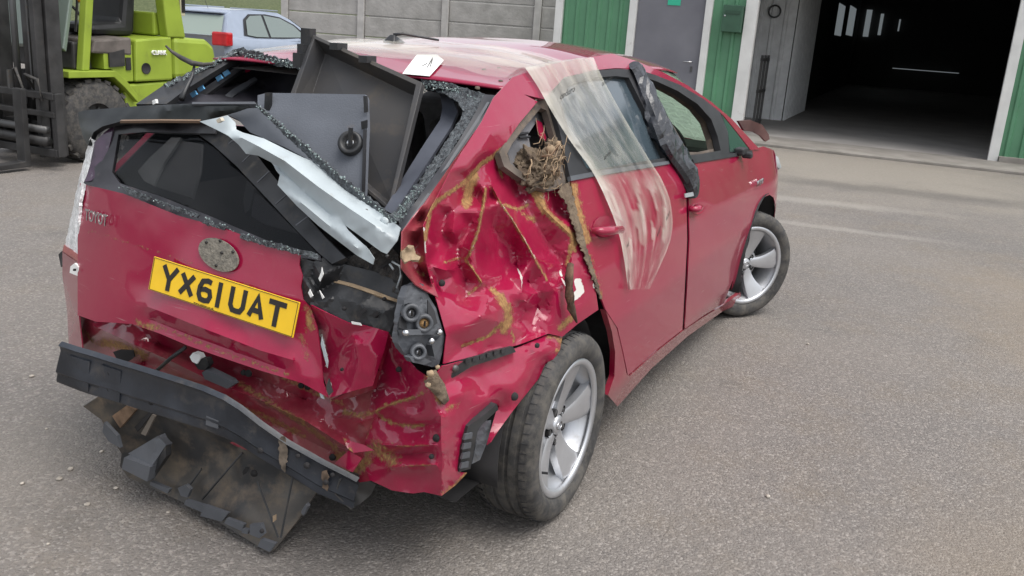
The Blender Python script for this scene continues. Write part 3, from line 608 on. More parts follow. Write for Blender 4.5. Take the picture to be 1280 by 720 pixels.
# ---- wheels
def wheel(name, loc, rz, flip):
    root = MB()
    prof = [(.205, .085), (.214, .092), (.226, .094), (.229, .088), (.224, .078), (.205, .06), (.185, .0), (.180, -.06), (.19, -.1), (.215, -.105)]
    root.lathe(prof, 64); whl = root.build(name, ALLOY, car, True); solid(whl, .006, 0)
    ty = MB(); tp = [(.222, .078), (.235, .098), (.255, .107), (.280, .106), (.297, .098), (.307, .082)]
    grooves = [.058, .022, -.022, -.058]
    for g in grooves: tp += [(.312-.0025*abs(g)/.06, g+.007), (.3045, g+.0055), (.3045, g-.0055), (.312-.0025*abs(g)/.06, g-.007)]
    tp += [(.307, -.082), (.297, -.098), (.275, -.107), (.250, -.105), (.222, -.09)]
    ty.lathe(tp, 96); tyre = ty.build('tyre', RUBBER, whl, True)
    e = tyre.modifiers.new('e', 'EDGE_SPLIT'); e.split_angle = R(50)
    sp = MB()
    for k in range(64):      # shoulder sipes
        t = 2*math.pi*k/64
        for s in (-1, 1):
            Mk = Matrix.Rotation(-t, 4, 'Y') @ Matrix.Translation((.3082, s*.075, 0)) @ Matrix.Rotation(R(16*s), 4, 'Z'); b = MB().box((0, 0, 0), (.003, .022, .0022)); sp.add([Mk @ Vector(v) for v in b.V], b.F)
    sp.build('tread_sipes', DARKTRIM, whl)['kind'] = 'stuff'
    # five broad spokes, hollow-sided, each with its own face
    for k in range(5):
        a0 = R(90+72*k+8); V = []; rows = 9
        for i in range(rows):
            u = i/(rows-1); r = .035+.185*u; wdt = np.interp(u, [0, .2, .45, .8, 1], [.024, .029, .037, .054, .070]); y = np.interp(u, [0, .3, .8, 1], [.050, .056, .078, .086]); sw = .014*math.sin(u*math.pi)
            for c, dy in ((-1, -.03), (-1, -.003), (-.55, .003), (.0, 0), (.55, .003), (1, -.003), (1, -.03)):
                lx, lz = r, c*wdt+sw; ang = a0; V.append((lx*math.cos(ang)-lz*math.sin(ang), y+dy, lx*math.sin(ang)+lz*math.cos(ang)))
        Fc = [(i*7+j, (i+1)*7+j, (i+1)*7+j+1, i*7+j+1) for i in range(rows-1) for j in range(6)]
        s = obj('spoke', V, Fc, ALLOY, whl); e = s.modifiers.new('e', 'EDGE_SPLIT'); e.split_angle = R(40)
    MB().lathe([(0, .058), (.028, .058), (.033, .053), (.034, .03), (.085, .042), (.085, .02)], 30).build('hub', ALLOY, whl, True)
    em = MB().lathe([(.014, .0), (.018, 0), (.018, .003), (.014, .003)], 20, closed=True, M=Matrix.Translation((0, .058, 0)) @ Matrix.Diagonal((1.2, 1, .8, 1))); em.build('emblem', CHROME, whl, True)
    for k in range(5):
        t = R(90+72*k+44); M = Matrix.Translation((.055*math.cos(t), .049, .055*math.sin(t)))
        MB().lathe([(.015, .004), (.015, -.012), (0, -.012)], 14, M=M).build('lug_recess', CAVITY, whl, True)
        MB().lathe([(0, .006), (.008, .004), (.0095, -.01)], 6, M=M).build('lug_nut', STEEL, whl)
    dk = MB().lathe([(0, -.01), (.13, -.01), (.15, -.02), (.15, -.035), (0, -.035)], 36).build('brake_disc', STEEL, whl, True)
    MB().box((.10, -.005, .06), (.06, .05, .12)).build('brake_caliper', DARKTRIM, whl)
    bk = MB().lathe([(0, -.09), (.18, -.09)], 30).build('brake_dust_shield', CAVITY, whl, True)
    MB().tube([(.19*math.cos(-.5), .075, .19*math.sin(-.5)), (.185*math.cos(-.5), .10, .185*math.sin(-.5))], .004, 6).build('valve', DARKTRIM, whl)
    whl.location = loc; whl.rotation_euler = (0, 0, rz); return whl
# the wheel's face looks along local +y; right-hand wheels are turned about
w1 = wheel('wheel', (0, -.755, .312), math.pi, 1); w1.rotation_euler = (R(0), 0, math.pi)
def cpw(loc, rz):
    c = copy_tree(w1, car); c.location = loc; c.rotation_euler = (0, 0, rz); return c
cpw((2.70, -.765, .312), math.pi-.62); cpw((0, .755, .312), 0); cpw((2.70, .765, .312), -.62)

# ---- roof
def zroof(x): return np.interp(x, [-.2, -.1, .1, .3, .5, .8, 1.1, 1.5, 1.8, 2.0], [1.345, 1.364, 1.402, 1.438, 1.46, 1.477, 1.484, 1.472, 1.445, 1.40])
def zfall(x, y): return np.interp(x, [-.1, .15, .6], [.008, .03, .075])*np.abs(np.clip(np.asarray(y)/.575, -1.2, 1.2))**2.6
def roof_fn(u, v):
    yy = (v*2-1)*.575; x0 = -.07; x = x0+(1.78-.12*(yy/.575)**2-x0)*u
    z = float(zroof(x)-zfall(x, yy))+.006*mnoise.noise(Vector((x*3, yy*3, 0)))
    return (x, yy, z)
roof = grid('roof', roof_fn, 44, 30, RED, car, .006)
def roofpt(x, y): return Vector((x, y, float(zroof(x)-zfall(x, y))))
# windscreen, cracked
CRACK = bpy.data.materials.new('cracked_glass'); CRACK.use_nodes = True; t_ = CRACK.node_tree; t_.nodes.remove(t_.nodes['Principled BSDF'])
vo = t_.nodes.new('ShaderNodeTexVoronoi'); vo.feature = 'DISTANCE_TO_EDGE'; vo.inputs['Scale'].default_value = 15; tc0 = t_.nodes.new('ShaderNodeTexCoord'); t_.links.new(tc0.outputs['Object'], vo.inputs['Vector'])
mr0 = t_.nodes.new('ShaderNodeMapRange'); mr0.inputs[1].default_value = .0; mr0.inputs[2].default_value = .09; mr0.inputs[3].default_value = .95; mr0.inputs[4].default_value = .45; t_.links.new(vo.outputs[0], mr0.inputs[0])
tp0 = t_.nodes.new('ShaderNodeBsdfTransparent'); tp0.inputs[0].default_value = (.55, .62, .57, 1); tl0 = t_.nodes.new('ShaderNodeBsdfTranslucent'); tl0.inputs[0].default_value = (.34, .40, .34, 1); mx0 = t_.nodes.new('ShaderNodeMixShader')
t_.links.new(mr0.outputs[0], mx0.inputs[0]); t_.links.new(tp0.outputs[0], mx0.inputs[1]); t_.links.new(tl0.outputs[0], mx0.inputs[2]); t_.links.new(mx0.outputs[0], t_.nodes['Material Output'].inputs[0])
ws = grid('windscreen', lambda u, v: (1.72+1.05*u-.14*(v*2-1)**2*(1-u)-.20*(v*2-1)**2*u, (v*2-1)*(.56+.16*u), 1.452-.46*u-.055*abs(v*2-1)**2.5-.02*math.sin(u*3.14)*0+.03*math.sin(u*math.pi)), 14, 16, CRACK, car, .005)
# bonnet, nose
def hood(u, v):
    s = v*2-1; x = 2.70+.80*u-.16*s*s*u; y = s*(.72-.08*u); z = .99-.10*u-.20*u*u-.03*s*s; return (x, y, z)
grid('bonnet', hood, 16, 16, RED, car, .004)
def nose(u, v):
    s = v*2-1; a = s*1.25; return (2.95+.62*math.cos(a)*(1-.12*(2*u-1)**2), .80*math.sin(a)*1.02, .18+.55*u)
grid('front_bumper', nose, 10, 26, RED, car, .004)
panel('bonnet_corner', [(923, 151, 2.75), (938, 150, 2.85), (953, 156, 2.95), (961, 168, 3.0), (962, 174, 3.0), (957, 177, 2.98), (951, 170, 2.95), (942, 165, 2.9), (930, 163, 2.8)], None, mat('bonnet_underside', (.085, .035, .03), .6, var=.4), car, depth=True, res=5, thick=.015)
# front wings
def arch(cx, r, a0, a1, n=14, cz=.318): return [(cx+r*math.cos(R(a0+(a1-a0)*i/(n-1))), cz+r*math.sin(R(a0+(a1-a0)*i/(n-1)))) for i in range(n)]
wing = [(2.18, .34), (2.16, .7), (2.20, .985), (2.45, .985), (2.72, .985), (2.95, .945), (3.2, .84), (3.38, .72), (3.42, .5), (3.38, .3), (3.1, .25)]+arch(2.70, .40, -12, 192)
for s, mp in ((-1, xz_right), (1, xz_left)):
    o = panel('front_wing', wing, mp, RED, car, off=-.007, res=.05, thick=.004)
    if s > 0: o.modifiers['solid'].offset = 1
panel('headlamp', [(966, 191, 3.05), (973, 197, 3.1), (977, 209, 3.12), (974, 212, 3.1), (969, 203, 3.05)], None, mat('headlamp_lens', (.28, .30, .30), .2, var=.3), car, depth=True, res=4, thick=.01)
# left flank with its window openings (seen through the cabin)
lf = [(2.16, .33), (.60, .33)]+arch(0, .36, 0, 180)+[(-.42, .35), (-.45, .6), (-.40, .95), (-.25, 1.10), (.05, 1.30), (.5, 1.41), (1.3, 1.41), (1.75, 1.37), (2.2, 1.18), (2.6, .99), (2.18, .98)]
hl = [[(.42, 1.05), (.62, 1.33), (1.12, 1.36), (1.16, 1.03)], [(1.24, 1.02), (1.24, 1.355), (1.6, 1.34), (1.95, 1.2), (2.15, 1.0)], [(.02, 1.12), (.22, 1.27), (.46, 1.31), (.34, 1.08)]]
o = panel('left_flank', lf, xz_left, RED, car, holes=hl, res=.06, thick=.02); o.modifiers['solid'].offset = 1
o = panel('inner_side_trim', lf, xz_left, CAVITY, car, holes=hl, off=-.03, res=.08, thick=.004); o.modifiers['solid'].offset = 1
# floor, inner walls, seats
obj('floor_pan', [(-.5, -.72, .24), (3.3, -.72, .2), (3.3, .72, .2), (-.5, .72, .24)], [(0, 1, 2, 3)], CAVITY, car)
obj('boot_floor', [(-.58, -.52, .62), (.35, -.60, .60), (.35, .62, .60), (-.58, .66, .62)], [(0, 1, 2, 3)], CAVITY, car)
for s in (-1, 1):
    V = [(x, s*y, z) for x in (-.45, -.2, .0, .3, .45) for y, z in ((.48, .2), (.50, .62), (.52, .95))]
    obj('inner_quarter_trim', V, [(i*3+j, i*3+j+1, i*3+j+4, i*3+j+3) for i in range(4) for j in range(2)], CAVITY, car)
    # inner wheel arch liner
    def liner(u, v, s=s): a = R(-12+204*u); return (.368*math.cos(a), s*((.845 if s > 0 else .78)-.36*v), .318+.368*math.sin(a))
    grid('wheel_arch_liner', liner, 22, 4, CAVITY, car, .003)
    def liner2(u, v, s=s): a = R(-12+204*u); return (2.7+.408*math.cos(a), s*(.868-.46*v), .318+.408*math.sin(a))
    grid('wheel_arch_liner', liner2, 22, 4, CAVITY, car, .003)
FABRIC = mat('seat_fabric', (.07, .068, .068), .95, var=.25, vscale=15)
def seat(x, y, wdt):
    st = MB(); st.box((x, y, .58), (.50, wdt, .16)); st.box((x-.30, y, .90), (.15, wdt, .62), Matrix.Rotation(R(-16), 3, 'Y')); st.box((x-.40, y, 1.26), (.10, wdt*.5, .16), Matrix.Rotation(R(-12), 3, 'Y'))
    o = st.build('seat', FABRIC, car); bev(o, .04, 3)
seat(1.72, -.36, .50); seat(1.72, .36, .50); seat(.82, -.30, .56); seat(.82, .33, .56)
bev(box('dashboard', (2.42, 0, .86), (.45, 1.36, .26), CAVITY, car), .05)
sw = MB().lathe([(.165, 0), (.185, .0), (.185, .025), (.165, .025)], 28, closed=True, M=Matrix.Translation((2.08, -.36, .97)) @ Matrix.Rotation(R(65), 4, 'Y') @ Matrix.Rotation(R(90), 4, 'X')).build('steering_wheel', DARKTRIM, car, True)
obj('headlining', [(-.04, -.52, 1.335), (.5, -.52, 1.385), (1.75, -.5, 1.40), (1.75, .5, 1.40), (.5, .52, 1.385), (-.04, .52, 1.335)], [(0, 1, 2, 3, 4, 5)], mat('headlining', (.16, .15, .14), .95), car)

# ---- right-hand side: cant rail, door frames, doors, sill
panel('cant_rail', [(640, 97), (690, 80), (735, 72), (765, 67), (795, 76), (830, 91), (860, 107), (890, 128), (915, 149), (938, 174), (950, 187), (938, 187), (922, 166), (904, 144), (880, 124), (850, 106), (820, 94), (795, 86), (770, 85), (740, 88), (705, 97), (680, 124), (655, 118)], side, RED, car, res=6, thick=.012)
BROWNT = mat('dirty_frame', (.085, .068, .055), .85, var=.35, vscale=15, dirt=.4, dirtcol=(.17, .12, .08))
FW_OUT = [(792, 86), (820, 94), (850, 106), (880, 124), (900, 140), (910, 165), (912, 193), (872, 199), (850, 203), (838, 175), (820, 140), (803, 105)]
FW_IN = [(807, 97), (822, 102), (848, 114), (872, 130), (889, 149), (897, 170), (901, 188), (872, 193), (857, 194), (845, 170), (828, 138)]
panel('door_frame', FW_OUT, lambda p, o: side(p, o+.002), DARKTRIM, car, holes=[FW_IN], res=5, thick=.03)
FW_IN2 = [(812, 102), (826, 107), (848, 119), (868, 134), (882, 152), (889, 172), (892, 186), (872, 190), (860, 190), (849, 170), (833, 142)]
panel('inner_door_frame', FW_IN, lambda p, o: side(p, o-.035), BROWNT, car, holes=[FW_IN2], res=5, thick=.03)
panel('quarter_light', [(902, 143), (920, 165), (936, 186), (913, 190), (910, 166)], lambda p, o: side(p, o), mat('quarter_glass', (.03, .06, .05), .06, spec=.8), car, res=6, thick=.004)
panel('quarter_light_frame', [(900, 140), (922, 163), (941, 187), (912, 193), (908, 166)], lambda p, o: side(p, o-.006), DARKTRIM, car, res=6, thick=.006)
RW_OUT = [(688, 122), (705, 98), (740, 89), (770, 86), (792, 87), (803, 105), (820, 140), (838, 175), (850, 203), (815, 208), (745, 217), (713, 223), (700, 165)]
RW_IN = [(701, 128), (712, 106), (742, 97), (770, 95), (786, 97), (800, 125), (815, 155), (832, 197), (790, 204), (747, 212), (733, 210), (712, 165)]
panel('door_frame', RW_OUT, lambda p, o: side(p, o+.001), DARKTRIM, car, holes=[RW_IN], res=6, thick=.03)
panel('inner_door_frame', RW_IN, lambda p, o: side(p, o-.04), BROWNT, car, holes=[[(712, 132), (722, 112), (745, 104), (766, 103), (778, 130), (792, 165), (800, 198), (760, 204), (748, 207), (728, 180)]], res=6, thick=.03)
panel('rear_door_window', RW_IN, lambda p, o: side(p, o-.022), mat('door_glass', (.05, .07, .085), .08, spec=.8), car, res=10, thick=.004)
# beltline strips
for pl in ([(713, 220), (745, 214), (800, 206), (836, 201), (837, 205), (800, 211), (745, 220), (714, 226)], [(866, 199), (905, 193), (940, 188), (941, 192), (905, 198), (868, 204)]):
    panel('belt_moulding', pl, lambda p, o: side(p, o+.008), GREYPL if pl[0][0] < 800 else DARKTRIM, car, res=5, thick=.012)
RDOOR = [(713, 224), (745, 218), (800, 210), (836, 204), (852, 204), (858, 245), (859, 300), (856, 360), (853, 412), (820, 438), (785, 469), (779, 440), (772, 410), (757, 387), (747, 360), (735, 320), (722, 270)]
rd = panel('rear_door', RDOOR, side, RED, car, ctrl=[(730, 250, 0), (752, 270, -.006), (760, 285, -.016), (752, 300, -.008), (775, 280, -.004), (755, 320, 0), (790, 300, .004), (830, 240, .002), (830, 300, .006), (800, 245, .006), (800, 350, .004), (770, 350, .0), (790, 430, .0), (830, 400, .002), (765, 262, -.012)], res=6, thick=.006,
           mud=[([(716, 232), (724, 270), (734, 300)], 6), ([(735, 320), (750, 370)], 5, .8)])
FDOOR = [(855, 203), (868, 203), (905, 198), (937, 192), (934, 225), (931, 262), (924, 310), (916, 350), (905, 379), (880, 394), (856, 411), (859, 360), (862, 300), (861, 245)]
fd = panel('front_door', FDOOR, side, RED, car, ctrl=[(880, 245, .004), (915, 222, .005), (870, 262, -.006), (900, 262, .0), (900, 300, -.004), (890, 350, .002), (880, 215, .003)], res=6, thick=.006)
def handle(par, px, py, ln, m=RED, rotated=0):
    a, b = (Vector(v) for v in side(np.array([(px, py), (px+ln, py-3)]), .004)); o = MB(); mid = (a+b)/2+Vector((0, -.03, 0)); o.tube([a, a+Vector((.01, -.026, 0)), mid, b+Vector((-.01, -.026, 0)), b], [.010, .014, .015, .014, .010], 10); ho = o.build('handle', m, par, True)
    return ho
handle(rd, 740, 288, 28); handle(fd, 861, 261, 8)
cupm = mat('handle_cup', (.10, .01, .02), .4)
for par, c, rx in ((rd, (757, 283), 15), (fd, (872, 261), 8)):
    panel('handle_cup', [(c[0]+rx*math.cos(t), c[1]+rx*.9*math.sin(t)) for t in np.linspace(0, 2*math.pi, 12, False)], lambda p, o: side(p, o+.001), RED, par, ctrl=[(c[0], c[1], -.012)], res=4, thick=.002)
MB().lathe([(0, .004), (.011, .003), (.012, -.01)], 12, M=Matrix.Translation(Vector(side(np.array([(866, 262)]), .004)[0])) @ Matrix.Rotation(math.pi, 4, 'Z')).build('lock', CHROME, fd, True)
panel('door_shut', [(846, 206), (866, 206), (866, 300), (864, 408), (845, 418), (850, 300)], lambda p, o: side(p, o-.03), CAVITY, car, res=10, thick=.003)
# sill
panel('sill', [(757, 387), (768, 402), (776, 425), (783, 466), (787, 470), (820, 440), (853, 414), (880, 396), (906, 380), (926, 366), (927, 379), (905, 388), (860, 420), (815, 460), (772, 508), (760, 494), (768, 470), (769, 440), (765, 415)], lambda p, o: side(p, o-.002), RED_DIRTY, car, res=6, thick=.02)
# badge on the wing
bm = Vector(xz_right(np.array([(2.42, .80)]), .006)[0])
word('HYBRID', Matrix.Translation(bm) @ Matrix.Rotation(R(90), 4, 'X'), .045, CHROME, car, .002, 1.0, 'badge')
# mirror stub
mb = MB(); c = Vector(side(np.array([(926, 189)]), .02)[0]); mb.box(c, (.10, .05, .035)); mb.box(c+Vector((.03, -.03, -.02)), (.04, .05, .03)); bev(mb.build('mirror_stub', DARKTRIM, car), .008)
# ================================================================== crumpled rear right quarter
MUDL = [([(628, 186), (612, 198), (600, 206), (588, 222), (566, 238), (548, 250), (538, 262), (531, 300)], 4), ([(592, 220), (586, 238), (583, 255)], 9, 1.05), ([(607, 236), (603, 262), (598, 287), (590, 311), (582, 325), (592, 338), (601, 352)], 3),
        ([(612, 230), (624, 252), (640, 275), (655, 300), (670, 326), (684, 350)], 2.4, .85), ([(664, 236), (676, 258), (690, 272), (705, 284), (717, 296), (717, 312)], 6), ([(672, 240), (680, 262)], 8, 1.05), ([(632, 256), (648, 262), (660, 256)], 3.5, .9), ([(655, 268), (668, 275)], 6, .75),
        ([(578, 433), (610, 420), (628, 404)], 3), ([(626, 372), (634, 385), (636, 400), (630, 412)], 9, .95), ([(615, 362), (628, 372)], 6, .9), ([(602, 355), (585, 368)], 3, .8), ([(640, 415), (642, 428)], 3, .8), ([(622, 205), (628, 222)], 3, .85), ([(556, 328), (575, 322)], 3, .7), ([(700, 410), (716, 396)], 6, .9), ([(709, 330), (714, 300)], 5, .8)]
CR = [(640, 130, 0), (615, 165, -.004), (600, 190, -.006), (585, 210, -.010), (600, 395, -.022), (588, 408, -.034), (616, 388, -.034), (690, 395, -.034), (728, 385, -.012), (733, 350, -.016), (563, 395, -.045), (700, 262, -.075), (722, 330, -.02), (636, 222, -.09), (625, 212, -.07), (700, 330, -.075), (610, 437, -.07), (660, 418, -.075), (700, 405, -.03), (640, 310, -.10), (690, 245, -.065)]
VAL = [[(615, 246, -.105), (613, 285, -.115), (618, 318, -.120), (632, 345, -.110)], [(650, 243, -.105), (664, 275, -.090), (684, 310, -.092), (697, 345, -.080)], [(596, 246, -.115), (587, 285, -.095), (571, 309, -.125), (556, 318, -.105)], [(556, 265, -.095), (550, 292, -.115), (545, 318, -.095)]]
CR += [p for l in VAL for p in l]
CREASE = [[(568, 262, -.060), (566, 290, -.055)], [(624, 193, -.05), (602, 208, -.058), (588, 224, -.062), (566, 240, -.050), (547, 257, -.040), (540, 266, -.030)],
          [(607, 234, -.055), (603, 262, -.030), (598, 287, -.020), (589, 311, -.034), (582, 325, -.075), (592, 338, -.045), (602, 353, -.060)],
          [(613, 228, -.060), (624, 251, -.040), (640, 274, -.028), (655, 299, -.022), (668, 323, -.026), (680, 345, -.034), (693, 364, -.024)],
          [(665, 237, -.065), (680, 262, -.028), (700, 281, -.018), (714, 294, -.014), (716, 318, -.024), (710, 350, -.034), (711, 392, -.020)],
          [(578, 435, -.070), (610, 421, -.062), (632, 405, -.056), (638, 383, -.062), (625, 367, -.072), (606, 359, -.085)], [(622, 402, -.040), (610, 378, -.042)],
          [(646, 316, -.080), (645, 331, -.105), (652, 347, -.055), (652, 366, -.050), (644, 378, -.068)], [(660, 352, -.085), (672, 366, -.060)],
          [(657, 377, -.052), (672, 384, -.085), (664, 408, -.080)], [(650, 402, -.095), (656, 388, -.092)], [(645, 410, -.070), (646, 424, -.065)],
          [(536, 332, -.055), (558, 338, -.045), (574, 334, -.115)], [(548, 352, -.095), (566, 346, -.088), (568, 368, -.092), (552, 364, -.080)], [(582, 350, -.110), (582, 372, -.100), (572, 384, -.055)]]
QP = [(640, 97, 0), (655, 118, 0), (672, 127, -.004), (650, 153, -.006), (634, 176, -.02), (626, 190, -.04), (632, 207, -.05), (648, 219, -.06), (668, 231, -.05), (685, 237, -.04), (700, 234, -.03), (711, 230, -.02), (720, 272, -.012), (731, 312, -.01), (745, 365, -.004), (748, 387, -.004), (722, 405, -.02), (703, 421, -.03), (685, 417, -.04),
      (645, 432, -.062), (600, 443, -.062), (554, 455, -.05), (558, 419, -.05), (543, 366, -.06), (533, 328, -.045), (531, 300, -.02), (530, 281, -.02), (539, 260, -.025), (549, 242, -.02), (563, 214, -.012), (573, 197, -.008), (602, 152, -.004), (617, 122, 0)]
CREASE = [[(a, b, c*.85) for a, b, c in l] for l in CREASE]; CR = [(a, b, c*.85) for a, b, c in CR]; QP = [(a, b, c*.8) for a, b, c in QP]
MUDL = [(m[0], m[1]*.72)+tuple(m[2:]) for m in MUDL]
panel('quarter_panel', QP, side, RED, car, ctrl=CR, crease=CREASE, res=3.0, thick=.002, wob=.0010, wscale=26, mud=MUDL, sm=0, split=20, relax=2, pins=[(600, 395)],
      prim=[([(604, 250), (600, 280), (590, 309)], .9, .75), ([(628, 256), (642, 276), (656, 300), (669, 325)], .9, .75), ([(646, 335), (653, 348), (653, 364)], 1.1, .9), ([(530, 285), (532, 315)], 1.0, .8), ([(742, 330), (748, 345), (744, 358)], 3.2, .95), ([(722, 352), (726, 364), (718, 372)], 4.5, .95), ([(700, 340), (706, 356)], 1.5, .9), ([(735, 315), (741, 330)], 2.5, .9)])
panel('inner_channel', [(604, 150), (572, 199), (549, 243), (536, 262), (530, 283), (533, 330), (548, 372), (520, 356), (502, 335), (503, 290), (530, 255), (560, 212)], side, RED_DIRTY, car, ctrl=[(520, 300, -.07), (515, 330, -.06), (535, 345, -.07), (525, 275, -.07)], off=-.035, res=5, thick=.003, mud=[([(505, 315), (525, 325)], 6, .8), ([(530, 345), (520, 340)], 3, .7)])
def dot(par, px, py, rad, X, nrm, m=CAVITY, name='hole', h=.002):
    q = Vector(nrm).normalized().to_track_quat('Y', 'Z').to_matrix().to_4x4(); return MB().lathe([(0, h), (rad, h), (rad*1.15, -.004)], 12, M=Matrix.Translation(X) @ q).build(name, m, par, True)
def sdot(px, py, off, rad, par=None, m=CAVITY, nm='hole'): return dot(par or car, px, py, rad, Vector(side(np.array([(px, py)], float), off)[0]), (-.3, -1, .1), m, nm)
sdot(553, 354, -.05, .008)
# crumpled flap of cloth-like mud at the fold
bm_ = panel('mud_flap', [(503, 314), (510, 306), (517, 307), (520, 318), (526, 321), (524, 325), (514, 325), (506, 328), (502, 322)], lambda p, o: side(p, o-.005), MUDCLOTH, car, res=3, thick=.006, wob=.02, wscale=40)

# ---- quarter window opening: muddy rubber surround, dirty bar between window and door
panel('window_seal', [(674, 124), (650, 152), (633, 176), (624, 190), (630, 208), (648, 221), (668, 233), (686, 239), (702, 235), (714, 226), (700, 165), (688, 124)], lambda p, o: side(p, o-.018), BROWNT, car, holes=[[(676, 135), (655, 160), (640, 180), (634, 192), (638, 204), (652, 215), (670, 226), (690, 228), (700, 220), (694, 175), (683, 138)]], res=4, thick=.02)
panel('inner_pillar_trim', [(676, 130), (655, 158), (634, 190), (640, 210), (690, 232), (705, 222), (690, 130)], lambda p, o: side(p, o-.06), mat('pillar_trim', (.13, .13, .14), .8, var=.25, dirt=.35), car, holes=[[(672, 150), (660, 168), (664, 188), (686, 190), (683, 160)]], res=5, thick=.01)
panel('torn_strip', [(671, 150), (677, 153), (683, 172), (682, 176), (676, 172), (672, 160)], lambda p, o: side(p, o-.05), RED, car, res=4, thick=.004)
sh = MB()
for p in ([(648, 168), (660, 166)], [(649, 172), (662, 171)]): sh.tube([Vector(side(np.array([q], float), -.05)[0]) for q in p], .004, 6)
sh.build('clip', DARKTRIM, car)

# ================================================================== rear corner, rear panel, light housing
def sx(px, py, o=-.02): return float(side(np.array([(px, py)], float), o)[0][0])
CP = [(484, 415, -.60), (500, 440, -.62), (520, 462, -.66), (540, 475, -.70), (553, 458, sx(553, 458)), (600, 446, sx(600, 446, -.055)), (645, 435, sx(645, 435, -.055)), (685, 418, sx(685, 418, -.04)), (703, 421, sx(703, 421, -.03)), (700, 437, sx(700, 437, -.02)), (692, 451, sx(692, 451, -.02)), (682, 455, sx(682, 455, -.035)), (676, 470, sx(676, 470, -.03)), (660, 490, sx(660, 490)), (640, 515, sx(640, 515)), (613, 552, sx(613, 552)), (608, 556, sx(608, 556, -.03)), (614, 535, sx(614, 535, -.04)), (622, 508, sx(622, 508, -.05)),
      (600, 521, sx(600, 521, -.03)), (585, 531, sx(585, 531, -.02)), (580, 560, sx(580, 560, -.02)), (576, 590, sx(576, 590, -.02)), (584, 591, sx(584, 591, -.01)), (570, 606, sx(570, 606)), (552, 620, -.69), (530, 615, -.69), (516, 617, -.68), (490, 613, -.67), (462, 600, -.65), (452, 570, -.62), (450, 520, -.60), (466, 484, -.58)]
CC = [(552, 590, -.705), (552, 545, -.70), (550, 527, -.715), (552, 510, -.69), (545, 495, -.70), (520, 590, -.66), (520, 560, -.675), (520, 540, -.65), (480, 560, -.64), (480, 590, -.655), (500, 575, -.675), (490, 545, -.66), (500, 530, -.62), (478, 520, -.62), (515, 525, -.70), (470, 512, -.64), (505, 500, -.64), (520, 507, -.62), (535, 517, -.70), (490, 480, -.60), (480, 500, -.63), (500, 465, -.58), (490, 440, -.59), (510, 480, -.63), (530, 488, -.69), (540, 480, -.66), (560, 500, sx(560, 500, -.02)), (562, 480, sx(562, 480, -.04)), (580, 510, sx(580, 510, -.02)), (575, 490, sx(575, 490, -.0)), (600, 470, sx(600, 470, -.05)), (610, 500, sx(610, 500, -.01)), (620, 480, sx(620, 480, -.03)), (640, 455, sx(640, 455, -.05)), (640, 485, sx(640, 485, -.02)), (660, 440, sx(660, 440, -.03)), (665, 465, sx(665, 465, -.015)), (680, 440, sx(680, 440, -.01)), (585, 468, sx(585, 468, -.07)), (626, 462, sx(626, 462, -.06)), (565, 575, sx(565, 575)), (563, 540, sx(563, 540, -.01)), (603, 487, sx(603, 487, -.045)), (622, 492, sx(622, 492, -.035))]
panel('rear_corner_panel', CP, None, RED, car, ctrl=CC, crease=[[(552, 612, -.70), (552, 560, -.71), (551, 520, -.715)], [(470, 514, -.655), (495, 503, -.665), (522, 496, -.67), (540, 487, -.70)], [(474, 522, -.62), (500, 531, -.635), (528, 532, -.66), (545, 529, -.69)], [(478, 556, -.665), (510, 558, -.695), (542, 556, -.715)], [(486, 566, -.64), (512, 568, -.655), (540, 566, -.69)], [(488, 584, -.685), (520, 582, -.705), (545, 581, -.715)]], split=20, relax=6, depth=True, res=4, thick=.003, wob=.003, wscale=22, mud=[([(470, 515), (482, 506), (500, 502), (520, 495), (530, 490)], 2.5, .9), ([(475, 520), (490, 530), (515, 533), (530, 531)], 3, .85), ([(490, 555), (510, 558), (535, 556)], 1.6, .75), ([(536, 470), (545, 485), (550, 500)], 7, .8), ([(500, 585), (520, 582), (540, 580)], 1.6, .7), ([(552, 618), (572, 603), (584, 592)], 3, .8), ([(455, 575), (470, 560), (490, 575)], 12, .72), ([(560, 512), (572, 505)], 4, .7), ([(685, 420), (702, 424), (696, 440)], 4, .7), ([(462, 520), (455, 545)], 6, .8)])
# stones and clay caught in the fold by the lamp
def lump(name, c, r, m, parent=None, seed=0, sq=(1, 1, 1), sub=2, amp=.35):
    bm = bmesh.new(); bmesh.ops.create_icosphere(bm, subdivisions=sub, radius=1)
    V = [];
    for v in bm.verts:
        n = 1+amp*mnoise.noise(v.co*1.3+Vector((seed, seed*.7, 0)))+amp*.6*mnoise.noise(v.co*3.1+Vector((0, seed, 3)))+(amp*.45*mnoise.noise(v.co*8+Vector((seed, 0, 3)))+amp*.3*mnoise.noise(v.co*17+Vector((seed, 4, 3))) if sub > 2 else 0); V.append((c[0]+v.co.x*n*r*sq[0], c[1]+v.co.y*n*r*sq[1], c[2]+v.co.z*n*r*sq[2]))
    Fc = [[q.index for q in f.verts] for f in bm.faces]; bm.free(); return obj(name, V, Fc, m, parent)
CL = MB()
cl = panel('clay', [(535, 470), (545, 462), (549, 470), (556, 480), (562, 500), (556, 506), (546, 496), (538, 488), (532, 480)], lambda p, o: side(p, o-.01), SOIL, car, ctrl=[(545, 480, .015), (552, 495, .012)], res=3, thick=.01, wob=.01, wscale=60)
lump('stone', Vector(side(np.array([(538., 467.)]), .01)[0]), .009, ROOT, cl, 3); lump('stone', Vector(side(np.array([(535., 481.)]), .005)[0]), .007, MUDCLOTH, cl, 4); lump('stone', Vector(side(np.array([(547., 459.)]), .01)[0]), .006, MUDCLOTH, cl, 5)
